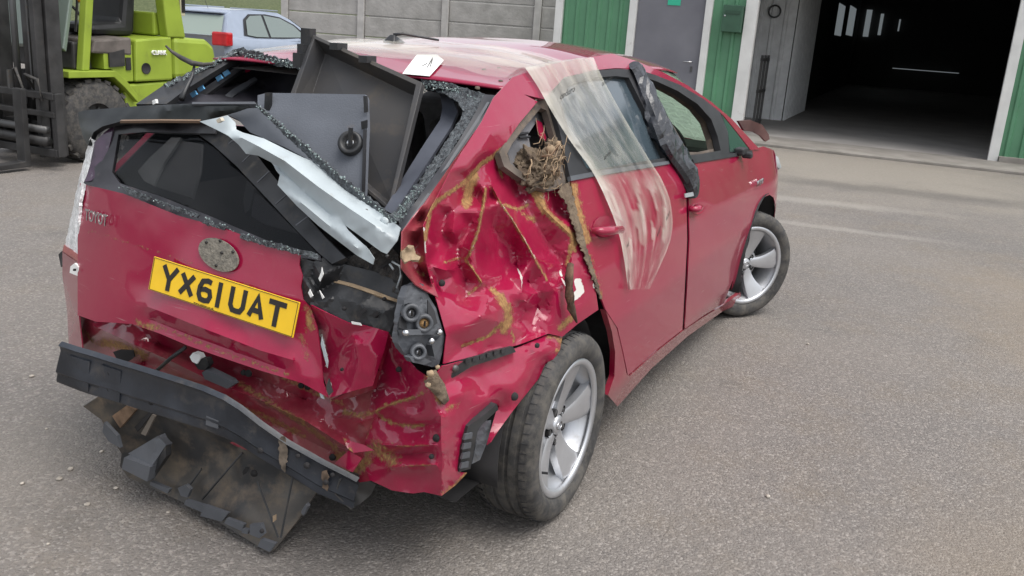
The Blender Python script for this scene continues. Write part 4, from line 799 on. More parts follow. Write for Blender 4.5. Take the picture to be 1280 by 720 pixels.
# rear panel under the tailgate
RP = [(97, 380, -.50), (165, 395, -.58), (235, 420, -.60), (322, 448, -.60), (412, 485, -.57), (468, 480, -.58), (470, 520, -.62), (458, 560, -.62), (464, 601, -.65), (440, 604, -.64), (400, 590, -.60), (300, 560, -.60), (200, 510, -.58), (120, 480, -.54), (88, 450, -.46)]
RC = [(125, 410, -.585), (175, 434, -.625), (215, 452, -.64), (260, 474, -.64), (330, 500, -.63), (380, 525, -.645), (430, 556, -.655), (130, 425, -.53), (180, 450, -.58), (240, 480, -.585), (300, 505, -.58), (360, 535, -.59), (410, 560, -.60), (200, 432, -.56), (260, 455, -.565), (320, 475, -.57), (380, 500, -.56), (430, 520, -.57), (350, 485, -.60), (400, 515, -.61), (440, 500, -.60), (160, 465, -.60), (300, 530, -.62), (250, 505, -.61), (340, 550, -.62), (430, 585, -.61), (420, 540, -.60), (452, 530, -.66), (446, 545, -.60)]
panel('rear_panel', RP, None, RED_DIRTY, car, ctrl=RC, crease=[[(118, 408, -.585), (175, 434, -.63), (215, 452, -.645), (260, 474, -.645), (330, 502, -.64), (385, 528, -.65), (432, 558, -.655)], [(180, 452, -.575), (240, 482, -.58), (300, 508, -.575), (360, 538, -.585), (412, 564, -.60)], [(200, 430, -.555), (260, 452, -.56), (320, 472, -.565), (380, 498, -.555)], [(415, 520, -.60), (450, 528, -.66), (465, 522, -.63)]], split=22, relax=5, depth=True, res=4.5, thick=.003, wob=.005, wscale=20, mud=[([(130, 428), (150, 432), (180, 445)], 7, .85), ([(190, 470), (230, 490), (280, 505), (330, 520), (380, 545)], 5, .72), ([(300, 480), (340, 505), (380, 530), (420, 560)], 5, .75), ([(100, 410), (120, 430)], 4, .7), ([(430, 515), (450, 520), (462, 515)], 4, .8), ([(425, 570), (440, 590), (455, 580)], 8, .9), ([(350, 470), (390, 490), (430, 505)], 4, .65)])
def rdot(px, py, x, rad, m=CAVITY, par=None, nm='hole', nr=(-1, -.15, .1)): return dot(par or car, px, py, rad, onx(px, py, x), nr, m, nm)
for p in ((408, 546, -.615, .011), (415, 572, -.62, .009), (376, 482, -.585, .008), (384, 484, -.585, .008), (545, 548, -.712, .009), (539, 571, -.712, .006), (498, 462, -.615, .007), (310, 467, -.63, .010), (304, 466, -.63, .008)): rdot(*p)
sdot(644, 496, .004, .011, m=CAVITY)
sdot(672, 432, -.012, .007)
# tow-eye / panel vent recess, lever, connector block, torn tab
panel('recess', [(140, 438), (150, 428), (165, 430), (170, 437), (165, 448), (150, 446)], None, CAVITY, car, depth=True, ctrl=[(155, 438, -.62)], res=4, thick=.002) if False else None
bk = MB(); 
def blk(name, pl, x0, thick, m, par=car, bv=.003):
    o = panel(name, [(a, b, x0) if not hasattr(x0, '__len__') else (a, b, x0[i]) for i, (a, b) in enumerate(pl)], None, m, par, depth=True, res=6, thick=thick, faceted=True); 
    return o
blk('vent_recess', [(141, 440), (150, 437), (166, 438), (168, 446), (160, 452), (146, 449)], -.625, .004, CAVITY)
cn = blk('connector', [(252, 466), (258, 462), (287, 476), (291, 481), (284, 486), (256, 474)], -.665, .025, GREYPL)
blk('plug', [(237, 446), (241, 441), (248, 443), (251, 448), (246, 455), (240, 452)], -.67, .02, WHITE, cn); blk('cable_boot', [(243, 455), (248, 448), (258, 448), (261, 456), (256, 463), (248, 462)], -.665, .02, BLACKPL, cn)
MB().tube([onx(193, 466, -.66), onx(213, 448, -.655), onx(232, 434, -.64)], .006, 8).build('release_cable', BLACKPL, car, True)
tb = panel('torn_tab', [(418, 579, -.66), (436, 563, -.67), (452, 573, -.68), (440, 590, -.69), (434, 587, -.68)], None, RED, car, depth=True, res=4, thick=.003)
panel('torn_tab', [(428, 546, -.665), (434, 560, -.68), (442, 566, -.68), (468, 563, -.67), (455, 556, -.665), (440, 552, -.66)], None, RED, car, depth=True, res=4, thick=.003, mud=[([(430, 548), (440, 566)], 3, .7)])
# ---- light housing without its lens
LH = [(505, 372), (510, 358), (520, 353), (529, 355), (537, 372), (545, 385), (550, 402), (556, 420), (553, 440), (549, 455), (541, 459), (530, 456), (517, 453), (508, 446), (498, 430), (496, 410), (500, 392)]
lh = panel('light_housing', LH, lambda p, o: side(p, o-.05), GREYPL, car, ctrl=[(520, 380, .0), (525, 420, .02), (510, 430, .005), (535, 400, .015), (540, 440, .01), (515, 400, .012), (530, 365, .0)], res=3.5, thick=.02, wob=.004, wscale=50, faceted=True)
def socket(px, py, r, m2, off=-.02):
    c = Vector(side(np.array([(px, py)], float), off)[0]); q = Vector((-.75, -.6, .25)).normalized().to_track_quat('Y', 'Z').to_matrix().to_4x4(); M = Matrix.Translation(c) @ q
    MB().lathe([(r*.55, -.01), (r*.55, .006), (r*.7, .012), (r, .012), (r*1.1, -.02)], 18, M=M).build('lamp_socket', GREYPL, lh, True); MB().lathe([(0, .004), (r*.5, .002), (r*.55, -.006)], 14, M=M).build('socket_core', m2, lh, True); MB().box(c+Vector((-.008, -.007, .002)), (.004, .004, r*.6)).build('contact', INK, lh)
socket(514, 391, .022, CHROME); socket(530, 404, .022, mat('brass', (.6, .36, .16), .4, metal=.5)); socket(523, 440, .019, CHROME)
for a in ((507, 416), (539, 426), (549, 415)): dot(lh, *a, .007, Vector(side(np.array([a], float), -.012)[0]), (-.75, -.6, .25), CHROME, 'stud', .012)
for pl in ([(505, 412), (546, 411), (546, 418), (507, 419)], [(540, 432), (552, 418), (552, 430), (543, 446)], [(505, 375), (517, 374), (517, 378), (505, 380)], [(512, 447), (520, 444), (530, 447), (540, 452), (530, 456), (516, 453)]):
    panel('housing_rib', pl, lambda p, o: side(p, o-.018), GREYPL, lh, res=5, thick=.02, faceted=True)
panel('housing_recess', [(500, 396), (506, 394), (509, 410), (506, 412), (499, 410)], lambda p, o: side(p, o-.035), DARKTRIM, lh, res=4, thick=.003); panel('housing_recess', [(535, 375), (543, 388), (547, 404), (541, 408), (535, 392)], lambda p, o: side(p, o-.03), DARKTRIM, lh, res=4, thick=.003)
# ---- bumper side bracket and wheel-side bracket
br = panel('bumper_bracket', [(551, 478), (552, 458), (580, 449), (612, 440), (641, 433), (645, 440), (618, 449), (590, 458), (570, 470), (556, 478)], lambda p, o: side(p, o-.04), BLACKPL, car, res=4, thick=.012, ctrl=[(600, 449, .006)])
for i in range(6):
    x0 = 582+i*9; y0 = 452-i*2.6; panel('slot', [(x0, y0-2), (x0+6, y0-4), (x0+6, y0+1), (x0, y0+3)], lambda p, o: side(p, o-.034), CAVITY, br, res=4, thick=.002)
sdot(570, 461, -.03, .009, br, STEEL, 'screw')
b2 = panel('wheel_bracket', [(585, 533), (602, 521), (621, 505), (623, 512), (603, 530), (598, 536), (593, 560), (588, 586), (574, 590), (578, 560)], lambda p, o: side(p, o-.01), BLACKPL, car, res=4, thick=.03)
for i in range(4):
    y0 = 543+i*12; panel('slot', [(582-i*1.5, y0), (591-i*1.5, y0-2), (590-i*1.5, y0+5), (580-i*1.5, y0+7)], lambda p, o: side(p, o-.005), GREYPL, b2, res=4, thick=.006)
panel('torn_liner', [(596, 540), (605, 527), (614, 525), (612, 545), (606, 560), (600, 575), (590, 580), (594, 560)], lambda p, o: side(p, o-.05), GREYPL, car, res=5, thick=.005, wob=.012, wscale=40, faceted=True)
# ================================================================== tailgate
CUBE = mat('glass_cube', (.22, .28, .275), .1, spec=.9, var=.5, vscale=60, alpha=.85)
def cubes(px_line, x_, parent, n, spread=3.0, size=(.002, .0045)):
    """crumbs of toughened glass still hanging on the bonded edge"""
    L = np.array(dens([np.array(p, float) for p in px_line], 1.0, False)); mb = MB()
    for _ in range(n):
        k = rng.integers(len(L)); p = L[k]+rng.normal(0, spread, 2); f_ = k/max(1, len(L)-1); xx_ = np.interp(f_, np.linspace(0, 1, len(x_)), x_)
        M = Matrix.Rotation(rng.uniform(0, 6), 3, Vector(rng.normal(0, 1, 3)).normalized()); sz = rng.uniform(*size, 3); mb.add(*(lambda b: (b.V, b.F))(MB().box(onx(p[0], p[1], float(xx_)-rng.uniform(.002, .014)), sz, M)))
    o = mb.build('glass_crumbs', CUBE, parent); o['kind'] = 'stuff'; return o
TG = [(100, 229), (154, 242), (221, 269), (285, 287), (322, 302), (375, 319), (374, 332), (378, 345), (376, 358), (379, 374), (388, 384), (396, 408), (401, 445), (404, 478), (410, 497), (378, 479), (322, 462), (275, 446), (235, 432), (200, 417), (165, 405), (120, 402), (97, 394), (97, 300)]
tgc = [(386, 430, -.014), (392, 455, -.010), (250, 300, 0), (150, 340, 0), (320, 350, 0), (180, 366, -.002), (290, 408, -.002), (365, 430, -.004)]
tg = panel('tailgate', TG, tail, RED, car, ctrl=tgc, crease=[[(172, 379, .006), (200, 389, .022), (240, 405, .026), (287, 423, .028), (325, 438, .026), (366, 450, .014)], [(190, 400, -.004), (240, 420, -.006), (290, 438, -.004), (292, 430, .006)], [(300, 442, -.006), (350, 460, -.004), (385, 472, .006)]], relax=8, split=24, res=5, thick=.004, sm=0, wob=.0012, wscale=9, mud=[([(385, 385), (388, 410)], 6, .78), ([(190, 405), (230, 420), (270, 436), (320, 455), (370, 470)], 3, .66), ([(172, 404), (195, 410)], 5, .75), ([(376, 420), (385, 450)], 5, .6), ([(108, 287), (150, 300), (190, 312), (240, 330)], 2, .55), ([(305, 355), (340, 372), (372, 384)], 2.5, .6)], prim=[([(402, 418), (407, 440), (409, 452)], 1.6, .95)])
panel('tailgate_corner', [(388, 381, -.66), (402, 388, -.67), (436, 404, -.66), (470, 410, -.65), (486, 415, -.63), (480, 440, -.65), (466, 482, -.68), (440, 489, -.69), (412, 497, -.68), (404, 470, -.64), (402, 440, -.63), (396, 408, -.63)], None, RED, car, ctrl=[(446, 428, -.685), (440, 415, -.65), (420, 445, -.635), (425, 470, -.66), (450, 455, -.69), (460, 430, -.68), (415, 410, -.66), (410, 480, -.66), (470, 450, -.675)], depth=True, res=4, thick=.003, wob=.003, wscale=20, prim=[([(402, 420), (408, 445), (409, 458)], 1.8, 1), ([(412, 480), (413, 488)], 2, 1)])
panel('corner_flange', [(486, 415, -.62), (489, 424, -.61), (480, 450, -.62), (470, 486, -.64), (440, 497, -.65), (414, 500, -.65), (440, 489, -.685), (466, 482, -.675), (479, 442, -.645)], None, RED_DIRTY, car, depth=True, res=4, thick=.003)
rdot(427, 462, -.70, .004, par=tg)
# badge scar and lettering
sc = panel('emblem_scar', [(273+25*math.cos(t)+2*math.sin(t), 318.5+20.5*math.sin(t)+6*math.cos(t)) for t in np.linspace(0, 2*math.pi, 26, False)], lambda p, o: tail(p, o+.011), mat('scar_primer', (.22, .20, .165), .85, color2=(.13, .12, .10), vscale=60, bump=.5, bscale=140), tg, res=4, thick=.003)
for p in ((258, 303), (275, 301), (277, 316), (291, 315), (270, 332)): dot(sc, *p, .004, Vector(tail(np.array([p], float), .013)[0]), (-1, 0, .15), INK, 'stud_hole')
tl, tr_ = (Vector(tail(np.array([q], float), .018)[0]) for q in ((107, 273), (133, 281)))
ex = (tr_-tl).normalized(); ez = Vector((.15, 0, 1)); ez = (ez-ex*ez.dot(ex)).normalized(); en = ex.cross(ez)
Mt = Matrix(((ex.x, ez.x, en.x, tl.x), (ex.y, ez.y, en.y, tl.y), (ex.z, ez.z, en.z, tl.z), (0, 0, 0, 1)))
word('TOYOT', Mt @ Matrix.Translation((0, -.004, .002)), .050, CHROME, tg, .0012, .84, 'lettering', .0008)
# ---- number plate: stroke letters, each its own piece
pc = [Vector(tail(np.array([q], float), .034)[0]) for q in ((193, 320), (374, 378), (368, 422.5), (186, 362))]
PYEL = mat('plate_yellow', (.80, .50, .015), .35, var=.05, vscale=12, dirt=.12, dirtcol=(.45, .28, .05))
C0 = sum(pc, Vector())/4; ex = ((pc[1]-pc[0])+(pc[2]-pc[3])).normalized(); ez = ((pc[0]-pc[3])+(pc[1]-pc[2])); ez = (ez-ex*ez.dot(ex)).normalized(); en = ex.cross(ez)
PW = ((pc[1]-pc[0]).length+(pc[2]-pc[3]).length)/2; PH = ((pc[0]-pc[3]).length+(pc[1]-pc[2]).length)/2
Mp = Matrix(((ex.x, ez.x, en.x, C0.x), (ex.y, ez.y, en.y, C0.y), (ex.z, ez.z, en.z, C0.z), (0, 0, 0, 1)))
pl = MB().box((0, 0, 0), (PW, PH, .004)); pl.V = [Mp @ Vector(v) for v in pl.V]; plate = pl.build('number_plate', PYEL, car); bev(plate, .0015)
GL = {'Y': [[(0, 1), (.5, .45), (1, 1)], [(.5, .45), (.5, 0)]], 'X': [[(0, 1), (1, 0)], [(1, 1), (0, 0)]], '6': [[(.92, .95), (.6, 1), (.2, .92), (.03, .6), (.03, .25), (.2, .03), (.55, 0), (.85, .05), (.97, .28), (.85, .52), (.5, .56), (.12, .5)]], '1': [[(.5, 1), (.5, 0)]], 'U': [[(0, 1), (0, .25), (.2, .02), (.5, 0), (.8, .02), (1, .25), (1, 1)]], 'A': [[(0, 0), (.5, 1), (1, 0)], [(.2, .33), (.8, .33)]], 'T': [[(0, 1), (1, 1)], [(.5, 1), (.5, 0)]]}
def glyph(ch, x, wd, h, st, z):
    mb = MB()
    for k, pts in enumerate(GL[ch]):
        P = [Vector((x+st/2+p[0]*(wd-st), -h/2+st/2+p[1]*(h-st), 0)) for p in pts]; L = []; Rr = []
        for i in range(len(P)):
            d1 = (P[i]-P[i-1]).normalized() if i else None; d2 = (P[i+1]-P[i]).normalized() if i < len(P)-1 else None
            d = ((d1 or d2)+(d2 or d1)).normalized(); n = Vector((-d.y, d.x, 0)); e = 1
            if d1 and d2: e = 1/max(.6, n.dot(Vector((-d2.y, d2.x, 0))))
            ex_ = (d*(st/2) if ch in 'T1UY' and (not d1 or not d2) else Vector()); q = P[i]+(ex_ if not d2 else -ex_ if not d1 else Vector())
            L.append(q+n*st/2*e); Rr.append(q-n*st/2*e)
        z_ = z+.0004*k
        for i in range(len(P)-1): mb.add([Mp @ Vector((v.x, v.y, zz)) for zz in (.0021, z_) for v in (L[i], L[i+1], Rr[i+1], Rr[i])], [(0, 1, 2, 3), (7, 6, 5, 4), (0, 4, 5, 1), (1, 5, 6, 2), (2, 6, 7, 3), (3, 7, 4, 0)])
    return mb.build('letter', INK, plate)
LW, LH_ = PW*.112, PH*.73; xx = -PW*.42
for i, ch in enumerate('YX61UAT'):
    wd_ = LW if ch != '1' else LW*.42; glyph(ch, xx, wd_, LH_, LW*.25, .0034); xx += wd_+PW*.0165+(PW*.03 if i == 3 else 0)
plate_t = word('www.plates.co.uk', Mp @ Matrix.Translation((-PW*.17, -PH*.46, .0026)), PH*.085, INK, plate, .0003, 1.25, 'small_print')
bd = MB()
for sy in (-1, 1): bd.box((0, sy*PH*.475, .0026), (PW*.985, .0012, .0012))
for s_ in (-1, 1): bd.box((s_*PW*.492, 0, .0026), (.0012, PH*.95, .0012))
bd.V = [Mp @ Vector(v) for v in bd.V]; bd.build('border_line', INK, plate)

# ---- tailgate: lower glass, frame, black trim
GLASSB = [(148, 168, -.47), (180, 164, -.465), (240, 166, -.46), (268, 185, -.47), (300, 215, -.49), (335, 250, -.52), (372, 290, -.57), (400, 320, -.60), (330, 300, -.60), (260, 270, -.58), (200, 246, -.56), (150, 230, -.53), (140, 215, -.52)]
panel('lower_rear_window', GLASSB, None, GLASSD, tg, depth=True, off=-.012, ctrl=[(220, 220, -.54), (200, 200, -.52), (280, 250, -.56), (330, 275, -.57)], res=8, thick=.004)
panel('window_frame', [(104, 229, -.545), (112, 212, -.52), (117, 186, -.49), (130, 166, -.47), (150, 150, -.455), (200, 149, -.45), (262, 150, -.45), (268, 167, -.455), (180, 165, -.462), (148, 168, -.465), (140, 215, -.515), (150, 229, -.53), (200, 245, -.555), (260, 269, -.575), (330, 299, -.595), (400, 319, -.60), (402, 326, -.61), (375, 322, -.615), (322, 304, -.615), (285, 289, -.60), (221, 271, -.585), (154, 244, -.565)], None, mat('black_gloss', (.012, .011, .014), .3, coat=.2, var=.5, vscale=10, dirt=.1, dirtcol=(.12, .1, .1)), tg, depth=True, off=.004, res=6, thick=.012, wob=.002, wscale=30)
for pl_ in ([(150, 231), (165, 237), (190, 247), (185, 251), (160, 242)], [(195, 249), (230, 262), (250, 268), (246, 272), (215, 262)], [(300, 292), (340, 303), (398, 318), (398, 324), (345, 311), (300, 298)], [(255, 275), (285, 284), (280, 288), (252, 279)]):
    panel('glass_fringe', [(a, b) for a, b in pl_], lambda p, o: tail(p, o+.01), CRUST, tg, res=2.5, thick=.004, jag=.6, wob=.004, wscale=90)
panel('curved_trim', [(236, 160, -.43), (262, 156, -.43), (285, 163, -.43), (312, 182, -.44), (335, 212, -.47), (370, 255, -.52), (405, 295, -.56), (432, 322, -.60), (415, 330, -.61), (398, 316, -.59), (368, 285, -.56), (330, 244, -.52), (296, 208, -.49), (265, 180, -.46)], None, BLACKPL, tg, depth=True, off=.004, res=5, thick=.02)
for k, (a, b, c, d) in enumerate([(286, 180, 296, 172), (303, 203, 316, 190), (322, 228, 337, 214), (345, 255, 360, 242), (370, 282, 386, 270)]):
    MB().tube([onx(a, b, -.50-.02*k), onx(c, d, -.485-.02*k)], .003, 6).build('trim_rib', GREYPL, tg)
TRIMG = mat('inner_trim_grey', (.16, .165, .17), .7, var=.15)
panel('inner_tailgate_trim', [(172, 214, -.40), (186, 198, -.38), (214, 172, -.34), (226, 172, -.34), (204, 205, -.38), (192, 232, -.42), (180, 226, -.42)], None, TRIMG, tg, depth=True, res=7, thick=.01)
panel('inner_tailgate_trim', [(192, 232, -.40), (208, 203, -.36), (228, 176, -.32), (252, 180, -.32), (250, 215, -.36), (240, 248, -.42)], None, mat('inner_trim_mid', (.07, .072, .075), .8, var=.2), tg, depth=True, res=8, thick=.01)
panel('inner_tailgate_trim', [(308, 226, -.38), (318, 236, -.40), (312, 262, -.43), (306, 268, -.43), (304, 250, -.41)], None, mat('inner_trim_mid2', (.05, .052, .055), .6, var=.2), tg, depth=True, res=6, thick=.01)
panel('inner_tailgate_trim', [(318, 240, -.40), (345, 262, -.43), (372, 292, -.47), (330, 280, -.46), (314, 270, -.44)], None, mat('inner_trim_mid3', (.09, .09, .1), .8, var=.2), tg, depth=True, res=8, thick=.01)
# black under-panel right of the red skin
panel('tailgate_inner', [(376, 322, -.62), (392, 327, -.62), (404, 322, -.60), (430, 330, -.59), (470, 340, -.58), (497, 352, -.57), (502, 378, -.58), (487, 415, -.62), (468, 411, -.64), (440, 405, -.65), (404, 389, -.66), (388, 381, -.66), (380, 374, -.65), (378, 345, -.64)], None, BLACKPL, tg, ctrl=[(390, 350, -.62), (400, 345, -.65), (398, 365, -.63), (410, 375, -.655), (424, 350, -.60), (420, 370, -.64), (450, 380, -.64), (470, 365, -.60), (480, 390, -.62), (440, 355, -.60), (392, 366, -.66), (384, 352, -.66)], depth=True, res=4, thick=.004, wob=.002, wscale=30, faceted=True)
blk('broken_edge', [(415, 348), (440, 354), (470, 364), (500, 376), (499, 379), (468, 368), (438, 358), (416, 352)], [-.60, -.605, -.60, -.60, -.60, -.61, -.61, -.61], .008, MUDCLOTH, tg)
panel('torn_carpet', [(432, 322, -.57), (455, 315, -.56), (478, 300, -.55), (497, 318, -.55), (503, 345, -.56), (500, 372, -.58), (470, 362, -.59), (440, 352, -.59), (420, 345, -.59)], None, mat('crushed_debris', (.06, .055, .05), .9, color2=(.02, .02, .022), vscale=45, bump=1, bscale=90, dirt=.2), tg, depth=True, res=3.5, thick=.004, wob=.012, wscale=40)
wirem = MB()
wirem.tube([onx(490, 327, -.60), onx(499, 332, -.60), onx(501, 345, -.60), onx(496, 360, -.60)], .0025, 6); wirem.tube([onx(487, 330, -.60), onx(492, 337, -.605)], .003, 6); wirem.build('torn_edge', WHITEMETAL, tg, True)
for pl_, x_ in (([(402, 334), (404, 343), (400, 352), (398, 348), (401, 341)], -.66), ([(439, 402), (450, 404), (452, 407), (440, 405)], -.665), ([(387, 362), (391, 370), (388, 372), (385, 366)], -.67), ([(399, 363), (405, 372), (403, 374)], -.655)):
    blk('bare_edge', pl_, x_, .003, WHITE, tg)
for p in ((480, 374, -.635), (430, 386, -.665), (470, 395, -.64)): rdot(*p, .005, par=tg)
blk('vent', [(446, 391), (455, 385), (458, 388), (450, 395), (446, 396)], -.665, .004, DARKTRIM, tg); blk('vent', [(461, 395), (470, 389), (475, 392), (468, 397)], -.655, .004, DARKTRIM, tg)
for pl_, x_, m_ in (([(408, 482), (411, 473), (413, 481), (416, 490), (411, 494), (408, 488)], -.70, STEEL), ([(396, 481), (402, 487), (405, 499), (401, 497)], -.69, WHITEMETAL), ([(402, 421), (406, 436), (410, 452), (409, 460), (405, 446), (401, 430)], -.69, WHITEMETAL)): blk('bare_edge', pl_, x_, .003, m_, tg)

# ---- torn light bar / spoiler
SP = [(97, 141, -.44), (104, 138, -.44), (180, 132, -.46), (250, 129, -.46), (318, 128, -.46), (319, 131, -.46), (300, 139, -.47), (262, 150, -.48), (200, 151, -.50), (150, 152, -.50), (128, 158, -.50), (117, 165, -.50), (110, 182, -.50), (104, 172, -.48), (99, 155, -.45)]
panel('spoiler', SP, None, mat('spoiler_black', (.007, .009, .009), .32, spec=.25, var=.5, vscale=8, dirt=.06, dirtcol=(.12, .06, .04)), tg, ctrl=[(200, 140, -.50), (130, 148, -.48), (270, 138, -.49), (115, 155, -.475)], depth=True, res=6, thick=.015, wob=.002)
panel('spoiler_lip', [(240, 127.5, -.46), (318, 127, -.46), (320, 130, -.465), (240, 130, -.465)], None, GREYPL, tg, depth=True, off=.01, res=5, thick=.02)
panel('spoiler_edge', [(150, 151, -.51), (200, 150.5, -.51), (250, 151, -.50), (250, 154, -.495), (200, 153.5, -.505), (150, 154, -.505)], None, mat('bare_brown', (.18, .12, .08), .6), tg, depth=True, off=.004, res=5, thick=.006)
# ---- pale inner metal torn out of the tailgate
def Z(l): return [(60+a/2.667, 130+b/2.667, c) for a, b, c in l]
WS = Z([(505, 58, -.50), (545, 50, -.50), (600, 38, -.49), (625, 62, -.485), (628, 85, -.49), (650, 95, -.50), (720, 115, -.51), (790, 150, -.51), (850, 178, -.50), (893, 195, -.49), (930, 225, -.495), (1000, 288, -.52), (1080, 340, -.545), (1130, 375, -.56), (1175, 412, -.575), (1165, 455, -.60), (1130, 500, -.61), (1110, 492, -.61), (1040, 440, -.60), (985, 400, -.59), (975, 378, -.585), (1000, 420, -.60), (1060, 475, -.61), (1087, 515, -.62), (1083, 535, -.62), (1030, 505, -.61), (900, 405, -.585), (830, 340, -.57), (765, 270, -.55), (773, 235, -.545), (745, 195, -.535), (700, 172, -.53), (660, 166, -.525), (635, 135, -.52), (600, 105, -.515), (560, 85, -.51)])
WCt = Z([(700, 140, -.535), (760, 175, -.54), (850, 220, -.53), (820, 255, -.57), (930, 300, -.545), (900, 350, -.59), (1020, 360, -.57), (990, 350, -.56), (960, 370, -.60), (1080, 400, -.575), (1110, 440, -.61), (640, 110, -.515), (860, 300, -.575), (940, 340, -.565)])
wsn = panel('torn_inner_metal', WS, None, WHITEMETAL, tg, crease=[Z([(645, 112, -.53), (700, 140, -.55), (790, 190, -.565), (900, 275, -.58), (1000, 345, -.60), (1090, 405, -.615)]), Z([(770, 215, -.53), (860, 300, -.55), (945, 372, -.575)]), Z([(820, 170, -.525), (940, 262, -.53), (1040, 335, -.55), (1120, 395, -.57)]), Z([(840, 325, -.58), (930, 400, -.60), (1030, 480, -.62)])], depth=True, off=.034, res=4, thick=.003, wob=.004, wscale=25, mud=[])
for p, r_ in (((480, 278, -.60), .012), ((458, 264, -.585), .006), ((484, 320, -.635), .004), ((488, 302, -.62), .005)): rdot(*p, r_, WHITEMETAL if r_ > .01 else STEEL, wsn, 'hole')
for pl_ in ([(270, 150), (275, 147), (277, 151), (272, 154)],): blk('clip', pl_, -.56, .012, mat('clip_cream', (.5, .45, .36), .6), wsn)
# ---- glass-crusted upper edge of the tailgate, and grey boards in the boot
panel('glass_fringe', [(318, 131), (324, 133), (368, 171), (405, 202), (432, 226), (470, 255), (496, 276), (490, 282), (462, 260), (425, 231), (398, 207), (360, 173)], lambda p, o: CAM+rays(p)*(on_axis(p, 0, np.interp(p[:, 0], [318, 496], [-.47, -.60]))-CAM)[:, :1]/rays(p)[:, :1], CRUST, tg, res=2.5, thick=.008, jag=.7, wob=.006, wscale=90)

# ================================================================== hatch surround
HF = panel('hatch_frame', [(620, 119, -.10), (603, 152, -.20), (575, 194, -.33), (558, 220, -.41), (529, 262, -.52), (506, 291, -.61), (496, 284, -.60), (518, 254, -.52), (548, 212, -.40), (572, 178, -.30), (592, 145, -.20), (606, 118, -.11)], None, mat('frame_black', (.025, .026, .032), .35, var=.3, vscale=12), car, depth=True, res=5, thick=.02)
panel('hatch_seal', [(612, 128, -.13), (598, 152, -.20), (568, 197, -.34), (540, 240, -.46), (506, 288, -.61), (504, 286, -.61), (537, 238, -.46), (565, 195, -.34), (595, 150, -.20), (609, 127, -.13)], None, GREYPL, car, depth=True, off=.008, res=5, thick=.012)
panel('glass_fringe', [(528, 100, -.05), (560, 106, -.06), (606, 118, -.10), (600, 133, -.15), (580, 165, -.25), (552, 205, -.38), (525, 243, -.49), (500, 280, -.59), (487, 268, -.58), (500, 256, -.53), (520, 232, -.46), (545, 195, -.35), (568, 160, -.24), (580, 140, -.18), (572, 128, -.14), (556, 117, -.09), (532, 112, -.06)], None, CRUST, car, depth=True, off=-.006, res=2.6, thick=.006, jag=.7, wob=.006, wscale=90)
panel('inner_trim', [(550, 117, .0), (566, 124, -.02), (572, 140, -.06), (564, 158, -.14), (540, 195, -.26), (515, 232, -.38), (492, 268, -.50), (480, 262, -.48), (500, 228, -.36), (530, 180, -.22), (550, 150, -.10), (553, 135, -.03)], None, mat('trim_blue_grey', (.07, .078, .10), .5, var=.2, dirt=.1, dirtcol=(.15, .14, .13)), car, depth=True, res=5, thick=.01)
panel('roof_rear_flange', [(525, 97, -.06), (560, 103, -.06), (612, 120, -.09), (606, 127, -.10), (560, 112, -.07), (527, 106, -.06)], None, CRUST, car, depth=True, off=.01, res=2.5, thick=.006, jag=.6, wob=.006, wscale=90)
panel('roof_rear_flange', [(290, 62, .0), (300, 60, -.01), (330, 68, -.05), (378, 79, -.09), (377, 87, -.09), (345, 82, -.06), (305, 70, -.02)], None, CRUST, car, depth=True, off=.012, res=2.5, thick=.006, jag=.8, wob=.006, wscale=90)
panel('hatch_frame', [(170, 130, -.40), (205, 106, -.27), (240, 90, -.16), (268, 78, -.09), (294, 62, .0), (306, 66, .0), (290, 76, -.05), (262, 93, -.14), (232, 112, -.26), (208, 130, -.38)], None, BLACKPL, car, depth=True, res=4, thick=.02)
panel('glass_fringe', [(205, 105, -.27), (240, 88, -.16), (268, 76, -.09), (292, 62, .0), (298, 65, .0), (270, 80, -.09), (243, 93, -.16), (210, 109, -.27)], None, CRUST, car, depth=True, off=.01, res=2.5, thick=.006, jag=.8, wob=.006, wscale=90)
li = panel('inner_trim', [(200, 134, -.30), (232, 113, -.18), (265, 93, -.06), (300, 70, .08), (330, 80, .1), (372, 88, .10), (370, 130, .05), (310, 134, -.1)], None, mat('inner_trim_dark', (.016, .015, .022), .6, var=.4, vscale=8), car, depth=True, ctrl=[(300, 100, .12), (280, 110, .04), (330, 105, .2)], res=7, thick=.01)
panel('airbag_tube', [(228, 129, -.22), (250, 113, -.13), (275, 97, -.05), (298, 82, .04), (304, 86, .04), (282, 101, -.05), (258, 118, -.13), (240, 130, -.20)], None, DARKTRIM, car, depth=True, off=.01, res=5, thick=.015)
for a, b in ((241, 118), (250, 111), (273, 98), (282, 92)): blk('tape_band', [(a-4, b-1), (a+2, b-5), (a+5, b), (a-1, b+4)], float(np.interp(a, [228, 300], [-.25, .02])), .006, BLUETAPE, li)
panel('pillar_stay', [(270, 128, -.10), (290, 112, .0), (318, 96, .1), (322, 99, .1), (296, 117, .0), (280, 130, -.10)], None, GREYPL, li, depth=True, off=.015, res=6, thick=.01)
panel('red_inner_sheet', [(306, 86, .12), (313, 83, .12), (312, 89, .12), (307, 91, .12)], None, RED, li, depth=True, off=.02, res=4, thick=.003)
cubes([(320, 132), (368, 171), (432, 226), (494, 279)], (-.48, -.52, -.57, -.62), tg, 110, 1.4)
cubes([(150, 233), (190, 249), (250, 270), (300, 293), (345, 307), (398, 321)], (-.58, -.605, -.625, -.635, -.64, -.64), tg, 80, 1.4)
cubes([(530, 106), (565, 112), (596, 128), (570, 168), (530, 228), (492, 274)], (-.07, -.08, -.15, -.27, -.45, -.60), car, 380, 3.2)
cubes([(298, 65), (335, 75), (376, 83)], (-.02, -.07, -.11), car, 90, 2); cubes([(208, 107), (242, 91), (270, 78), (295, 64)], (-.29, -.18, -.10, -.02), car, 90, 1.5)
